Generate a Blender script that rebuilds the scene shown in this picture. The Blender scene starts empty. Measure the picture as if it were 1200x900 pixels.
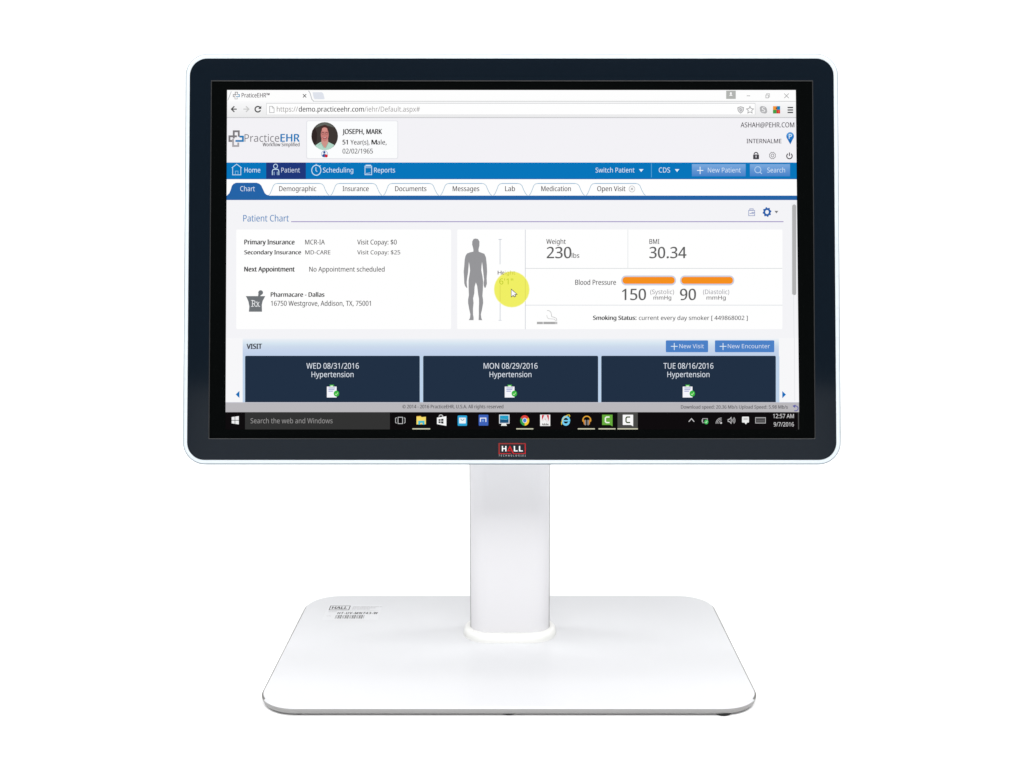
import bpy, bmesh, math
from mathutils import Vector, Matrix

# ------------------------------------------------------------------ scene
scene = bpy.context.scene
COL = scene.collection
RAD = math.radians

# ------------------------------------------------------------------ camera
FPX = 1335.0                 # focal length in pixels of a 1200 px wide frame
PITCH = RAD(9.19)
BASE_Z = 0.0074              # top of the base plate
CAM = Vector((0.0, -1.0, BASE_Z + 0.377))
cam_data = bpy.data.cameras.new('camera')
cam_data.sensor_width = 36.0
cam_data.lens = 36.0 * FPX / 1200.0
cam_data.clip_start = 0.01
cam_data.clip_end = 100.0
cam = bpy.data.objects.new('camera', cam_data)
COL.objects.link(cam)
cam.location = CAM
cam.rotation_euler = (RAD(90) - PITCH, 0, 0)
scene.camera = cam
scene.render.resolution_x, scene.render.resolution_y = 1024, 768

# ------------------------------------------------------------------ world, lamps, exposure
world = bpy.data.worlds.new('World')
scene.world = world
world.use_nodes = True
bg = world.node_tree.nodes['Background']
bg.inputs[0].default_value = (0.97, 0.97, 1.0, 1)
bg.inputs[1].default_value = 0.22
scene.view_settings.view_transform = 'Standard'
scene.view_settings.look = 'None'
scene.view_settings.exposure = 0
scene.view_settings.gamma = 1


def softbox(name, loc, target, sx, sy, power, color=(1, 1, 1)):
    l = bpy.data.lights.new(name, 'AREA')
    l.shape = 'RECTANGLE'
    l.size, l.size_y, l.energy, l.color = sx, sy, power, color
    o = bpy.data.objects.new(name, l)
    COL.objects.link(o)
    o.location = loc
    d = Vector(target) - Vector(loc)
    o.rotation_euler = d.to_track_quat('-Z', 'Y').to_euler()
    return o


softbox('key_softbox', (0, -0.95, 1.46), (0, -0.1, 0.1), 2.0, 0.9, 29)
softbox('fill_softbox', (0, -2.3, 0.45), (0, 0, 0.25), 1.8, 0.5, 13)
for sx in (-1, 1):
    softbox('background_softbox', (sx * 2.3, 0.45, 2.5), (sx * 1.7, 1.9, 0.2), 3.0, 0.8, 54)


# ------------------------------------------------------------------ materials
def srgb(c):
    out = []
    for v in c:
        v /= 255.0
        out.append(v / 12.92 if v <= 0.04045 else ((v + 0.055) / 1.055) ** 2.4)
    return out


def principled(name, rgb, rough=0.4, spec=0.5, coat=0.0, vary=0.0, scale=60.0, bump=0.0):
    m = bpy.data.materials.new(name)
    m.use_nodes = True
    nt = m.node_tree
    b = nt.nodes['Principled BSDF']
    b.inputs['Base Color'].default_value = (*rgb, 1)
    b.inputs['Roughness'].default_value = rough
    b.inputs['Specular IOR Level'].default_value = spec
    b.inputs['Coat Weight'].default_value = coat
    b.inputs['Coat Roughness'].default_value = 0.05
    if vary or bump:
        tc = nt.nodes.new('ShaderNodeTexCoord')
        nz = nt.nodes.new('ShaderNodeTexNoise')
        nz.inputs['Scale'].default_value = scale
        nz.inputs['Detail'].default_value = 4
        nt.links.new(tc.outputs['Object'], nz.inputs['Vector'])
        mr = nt.nodes.new('ShaderNodeMapRange')
        mr.inputs['To Min'].default_value = max(0.0, rough - vary)
        mr.inputs['To Max'].default_value = rough + vary
        nt.links.new(nz.outputs['Fac'], mr.inputs['Value'])
        nt.links.new(mr.outputs['Result'], b.inputs['Roughness'])
        if bump:
            n2 = nt.nodes.new('ShaderNodeTexNoise')
            n2.inputs['Scale'].default_value = 1600.0
            nt.links.new(tc.outputs['Object'], n2.inputs['Vector'])
            bp = nt.nodes.new('ShaderNodeBump')
            bp.inputs['Strength'].default_value = bump
            bp.inputs['Distance'].default_value = 0.0002
            nt.links.new(n2.outputs['Fac'], bp.inputs['Height'])
            nt.links.new(bp.outputs['Normal'], b.inputs['Normal'])
    return m


PIX = {}


def pixel(c):
    """lit screen pixels of one colour (the screen is a lamp of its own)"""
    key = tuple(int(v) for v in c)
    if key not in PIX:
        m = bpy.data.materials.new('screen_pixels')
        m.use_nodes = True
        nt = m.node_tree
        nt.nodes.clear()
        e = nt.nodes.new('ShaderNodeEmission')
        e.inputs[0].default_value = (*srgb(key), 1)
        o = nt.nodes.new('ShaderNodeOutputMaterial')
        nt.links.new(e.outputs[0], o.inputs[0])
        m.cycles.emission_sampling = 'NONE'
        PIX[key] = m
    return PIX[key]


MAT_PAPER = principled('white_paper', (0.955, 0.955, 0.955), 0.9, 0.1, vary=0.05, scale=8)
MAT_SHELL = principled('white_gloss_plastic', (0.545, 0.595, 0.63), 0.28, 0.5, vary=0.04)
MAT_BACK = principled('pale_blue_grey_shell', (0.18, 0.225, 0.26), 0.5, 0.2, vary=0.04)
MAT_COLUMN = principled('white_column_lacquer', (0.715, 0.709, 0.725), 0.5, 0.25, vary=0.03, scale=25)
MAT_STAND = principled('white_lacquered_steel', (0.59, 0.594, 0.607), 0.3, 0.2, vary=0.03, scale=25)
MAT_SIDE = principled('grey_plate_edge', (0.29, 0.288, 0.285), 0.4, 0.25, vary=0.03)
MAT_OUTLINE = principled('grey_edge_line', (0.15, 0.147, 0.14), 0.6, 0.15)
MAT_COLLAR = principled('white_rubber_trim', (0.745, 0.745, 0.72), 0.4, 0.4, vary=0.04)
MAT_BEZEL = principled('navy_black_glass', (0.0036, 0.0070, 0.0118), 0.09, 0.05, vary=0.02, scale=20)
MAT_EDGE = principled('dark_grey_edge', (0.026, 0.027, 0.028), 0.35, 0.4)
MAT_PANEL = principled('matt_black_panel', (0.0018, 0.0022, 0.0022), 0.7, 0.0)
MAT_RUBBER = principled('black_rubber', (0.02, 0.02, 0.02), 0.7, 0.3)
MAT_STICKER = principled('white_sticker_film', (0.602, 0.606, 0.62), 0.3, 0.4)
MAT_INK = principled('black_print', (0.02, 0.018, 0.018), 0.5, 0.3)
MAT_INK_GREY = principled('grey_print', (0.42, 0.42, 0.43), 0.5, 0.3)
MAT_RED = principled('red_print', (0.42, 0.008, 0.010), 0.45, 0.1)
MAT_DULL_RED = principled('dull_red_print', (0.21, 0.017, 0.015), 0.45, 0.1)
MAT_WHITE_INK = principled('white_print', (0.62, 0.62, 0.63), 0.35, 0.4)
MAT_SILVER_INK = principled('silver_print', (0.42, 0.425, 0.44), 0.35, 0.4)


# ------------------------------------------------------------------ object helpers
def link(name, mesh, parent=None, mats=(), smooth=False):
    o = bpy.data.objects.new(name, mesh)
    COL.objects.link(o)
    for m in mats:
        mesh.materials.append(m)
    if smooth:                       # round shading, crisp where a flat cap or a hard corner begins
        mesh.shade_smooth()
        bm = bmesh.new(); bm.from_mesh(mesh)
        for e in bm.edges:
            if len(e.link_faces) == 2 and (e.calc_face_angle() > RAD(42) or any(len(f.verts) > 4 for f in e.link_faces)):
                e.smooth = False
        bm.to_mesh(mesh); bm.free()
    if parent:
        o.parent = parent
    return o


def rrect(w, h, r, n=12):
    """outline of a rounded rectangle, counter-clockwise"""
    r = max(min(r, w / 2 - 1e-5, h / 2 - 1e-5), 0.0002)
    pts = []
    for cx, cy, a0 in ((w/2 - r, h/2 - r, 0), (-w/2 + r, h/2 - r, 90), (-w/2 + r, -h/2 + r, 180), (w/2 - r, -h/2 + r, 270)):
        for i in range(n + 1):
            a = RAD(a0 + 90.0 * i / n)
            pts.append((cx + r * math.cos(a), cy + r * math.sin(a)))
    return pts


def loft(rings, cap_first=True, cap_last=True, mat_ids=None):
    """skin a stack of equal-length closed rings of 3-D points into a mesh"""
    me = bpy.data.meshes.new('mesh')
    n = len(rings[0])
    vs = [p for r in rings for p in r]
    fs, ids = [], []
    for k in range(len(rings) - 1):
        for i in range(n):
            j = (i + 1) % n
            fs.append((k*n + i, k*n + j, (k+1)*n + j, (k+1)*n + i))
            ids.append(mat_ids[k] if mat_ids else 0)
    if cap_first:
        fs.append(tuple(range(n))[::-1]); ids.append(mat_ids[0] if mat_ids else 0)
    if cap_last:
        fs.append(tuple((len(rings)-1)*n + i for i in range(n))); ids.append(mat_ids[-1] if mat_ids else 0)
    me.from_pydata([tuple(v) for v in vs], [], fs)
    for p, i in zip(me.polygons, ids):
        p.material_index = i
    bm = bmesh.new(); bm.from_mesh(me)
    bmesh.ops.recalc_face_normals(bm, faces=bm.faces)
    bm.to_mesh(me); bm.free()
    return me


# ------------------------------------------------------------------ the setting: a white seamless sweep
def sheet(name, profile, half):
    me = bpy.data.meshes.new(name)
    vs, fs = [], []
    for y, z in profile:
        vs += [(-half, y, z), (half, y, z)]
    for i in range(len(profile) - 1):
        a = 2 * i
        fs.append((a, a + 1, a + 3, a + 2))
    me.from_pydata(vs, [], fs)
    o = link(name, me, None, [MAT_PAPER], True)
    o['kind'] = 'structure'
    return o


sheet('floor', [(-2.6, 0), (-1, 0), (0, 0), (1.2, 0)], 7.0)
R = 0.8
sheet('backdrop', [(1.2 + R * math.sin(RAD(a)), R - R * math.cos(RAD(a))) for a in range(0, 91, 6)] + [(1.2 + R, 2.0), (1.2 + R, 3.4)], 7.0)

# ------------------------------------------------------------------ the monitor
monitor = bpy.data.objects.new('desktop_monitor', None)
COL.objects.link(monitor)
monitor.empty_display_size = 0.1
monitor.location = (0, 0, 0)
monitor['label'] = 'white flat screen monitor on a pedestal stand, showing a patient chart page'
monitor['category'] = 'monitor'

# head: local frame with u to the right, v up the screen, w out towards the viewer
SKEW = RAD(1.5)
D0 = 0.905
FWD = Vector((0, math.cos(PITCH), -math.sin(PITCH)))
UPC = Vector((0, math.sin(PITCH), math.cos(PITCH)))
Y0 = (450 - 304) / FPX * D0
HEAD = CAM + FWD * D0 + UPC * Y0
TILT = PITCH + SKEW
HV = Vector((0, math.sin(TILT), math.cos(TILT)))
HW = Vector((0, -math.cos(TILT), math.sin(TILT)))
HU = Vector((1, 0, 0))
SC = D0 / FPX                       # metres per photograph pixel at the screen


def head(u, v, w):
    return HEAD + HU * u + HV * v + HW * w


def scr(x, y):
    """photograph pixel -> (u, v) on the screen's plane"""
    q = (450 - y) / FPX
    v = (q * D0 - Y0) / (math.cos(SKEW) - q * math.sin(SKEW))
    return (x - 600) / FPX * (D0 + v * math.sin(SKEW)), v


def on_base(x, y):
    """photograph pixel -> point on the top of the base plate"""
    d = FWD + HU * ((x - 600) / FPX) + UPC * ((450 - y) / FPX)
    t = (BASE_Z - CAM.z) / d.z
    return CAM + d * t


def head_ring(w, h, r, depth, cu=0.0, cv=0.0):
    return [head(cu + a, cv + b, depth) for a, b in rrect(w, h, r)]


u0, v1 = scr(215.7, 62.3)
u1, v0 = scr(983.9, 544.6)
u0 = (215.3 - 600) * SC; u1 = (984.4 - 600) * SC
OW, OH, OCU, OCV = u1 - u0, v1 - v0, (u0 + u1) / 2, (v0 + v1) / 2
bv1, bv0 = scr(600, 68.6)[1], scr(600, 538.9)[1]
BW, BH, BCU, BCV = 757.6 * SC, bv1 - bv0, (599.7 - 600) * SC, (bv0 + bv1) / 2
OR = 26.5 * SC
BR = 20.5 * SC
# housing: rim rounds over from the bezel, then back cover tapers to a domed back
prof = [(0.0039, -0.0022), (0.0039, 0.0), (0.0022, 0.0002), (0.0010, 0.0001), (0.0005, -0.0003), (0.0001, -0.0012),
        (0.0, -0.003), (0.0, -0.011), (0.0006, -0.013), (0.0022, -0.0145), (0.012, -0.017), (0.040, -0.0235), (0.075, -0.028), (0.11, -0.0295)]
rings = []
for off, dep in prof:
    rings.append(head_ring(OW - 2*off, OH - 2*off, max(OR - off, 0.004), dep, OCU, OCV))
rings[0] = head_ring(BW + 0.0002, BH + 0.0002, BR, -0.0022, BCU, BCV)
rings[1] = head_ring(BW + 0.0002, BH + 0.0002, BR, 0.0, BCU, BCV)
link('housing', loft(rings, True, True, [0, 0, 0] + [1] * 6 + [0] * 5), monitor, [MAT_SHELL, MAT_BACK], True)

# bezel: navy glass frame round the black panel
pv1, pv0 = scr(600, 94.6)[1], scr(600, 514.2)[1]
PW, PH, PCU, PCV = 707.8 * SC, pv1 - pv0, 0.0, (pv0 + pv1) / 2
rings = [head_ring(BW, BH, BR, -0.0019, BCU, BCV), head_ring(BW, BH, BR, -0.0001, BCU, BCV),
         head_ring(BW - 0.0006, BH - 0.0006, BR - 0.0003, 0.0002, BCU, BCV),
         head_ring(PW + 0.0004, PH + 0.0004, 0.0006, 0.0002, PCU, PCV),
         head_ring(PW - 0.0006, PH - 0.0006, 0.0005, -0.0003, PCU, PCV),
         head_ring(PW - 0.0006, PH - 0.0006, 0.0005, -0.0012, PCU, PCV)]
bezel = link('bezel', loft(rings, False, False, [0, 0, 0, 1, 1]), monitor, [MAT_BEZEL, MAT_EDGE])

# screen: black panel set a little behind the bezel
SCREEN_W = -0.0008
rings = [head_ring(PW, PH, 0.0005, SCREEN_W - 0.001, PCU, PCV), head_ring(PW, PH, 0.0005, SCREEN_W, PCU, PCV)]
screen = link('screen', loft(rings), monitor, [MAT_PANEL])

# ------------------------------------------------------------------ stand
BC = on_base(596.2, 741)
left, right = -0.1943, 0.1897
front, back = -0.1927, 0.0530
BASE_W, BASE_D = right - left, back - front
BX, BY = (left + right) / 2, (front + back) / 2
BASE_R = 0.031


def plan(w, d, r, z, cx, cy, n=12):
    return [Vector((cx + a, cy + b, z)) for a, b in rrect(w, d, r, n)]


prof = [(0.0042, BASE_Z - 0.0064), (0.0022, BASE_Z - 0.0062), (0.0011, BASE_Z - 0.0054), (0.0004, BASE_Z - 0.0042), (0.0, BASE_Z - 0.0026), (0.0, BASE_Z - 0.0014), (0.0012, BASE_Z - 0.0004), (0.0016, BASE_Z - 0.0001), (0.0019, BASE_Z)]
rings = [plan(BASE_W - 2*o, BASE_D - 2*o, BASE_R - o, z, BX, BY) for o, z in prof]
base = link('base_plate', loft(rings, True, True, [1, 1, 1, 1, 1, 1, 0, 0]), monitor, [MAT_STAND, MAT_SIDE, MAT_OUTLINE], True)
for p in base.data.polygons:             # outline darkening painted on the edge band at sides and back, not the front lip
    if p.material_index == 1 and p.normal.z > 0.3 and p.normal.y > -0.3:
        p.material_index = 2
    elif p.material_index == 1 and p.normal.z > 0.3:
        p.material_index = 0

CX = on_base(597.6, 741).x
CY = -0.041
rings = [plan(0.0698, 0.035, 0.0165, z, CX, CY, 24) for z in (BASE_Z + 0.0002, 0.30)] + [plan(0.0680, 0.033, 0.0155, 0.302, CX, CY, 24)]
column = link('column', loft(rings), monitor, [MAT_COLUMN, MAT_SIDE], True)
for p in column.data.polygons:          # outline darkening painted as a grey strip down the column's sides
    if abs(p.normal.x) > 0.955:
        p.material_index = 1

prof = [(0.0, -0.0004), (0.0002, 0.0012), (0.0008, 0.0034), (0.0018, 0.0050), (0.0030, 0.0059), (0.0043, 0.0062), (0.0060, 0.0062)]
rings = [plan(0.0816 - 2*o, 0.0530 - 2*o, 0.0238 - o, BASE_Z + z, CX, CY) for o, z in prof]
link('collar', loft(rings, True, True), monitor, [MAT_COLLAR], True)

# hinge bracket between the column and the back cover
rings = [[Vector((CX + a, y, 0.272 + b)) for a, b in rrect(0.060, 0.056, 0.008)] for y in (-0.088, -0.050)]
link('hinge_bracket', loft(rings), monitor, [MAT_STAND])

for fx, fy in ((left + 0.033, front + 0.010), (right - 0.030, front + 0.007), (BX, front + 0.0085), (left + 0.04, back - 0.03), (right - 0.04, back - 0.03)):
    rings = [[Vector((fx + r * math.cos(i * math.tau / 24), fy + r * math.sin(i * math.tau / 24), z)) for i in range(24)]
             for r, z in ((0.0062, 0.0001), (0.0068, 0.0004), (0.0068, BASE_Z - 0.0060))]
    link('rubber_foot', loft(rings), base, [MAT_RUBBER], True)


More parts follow.
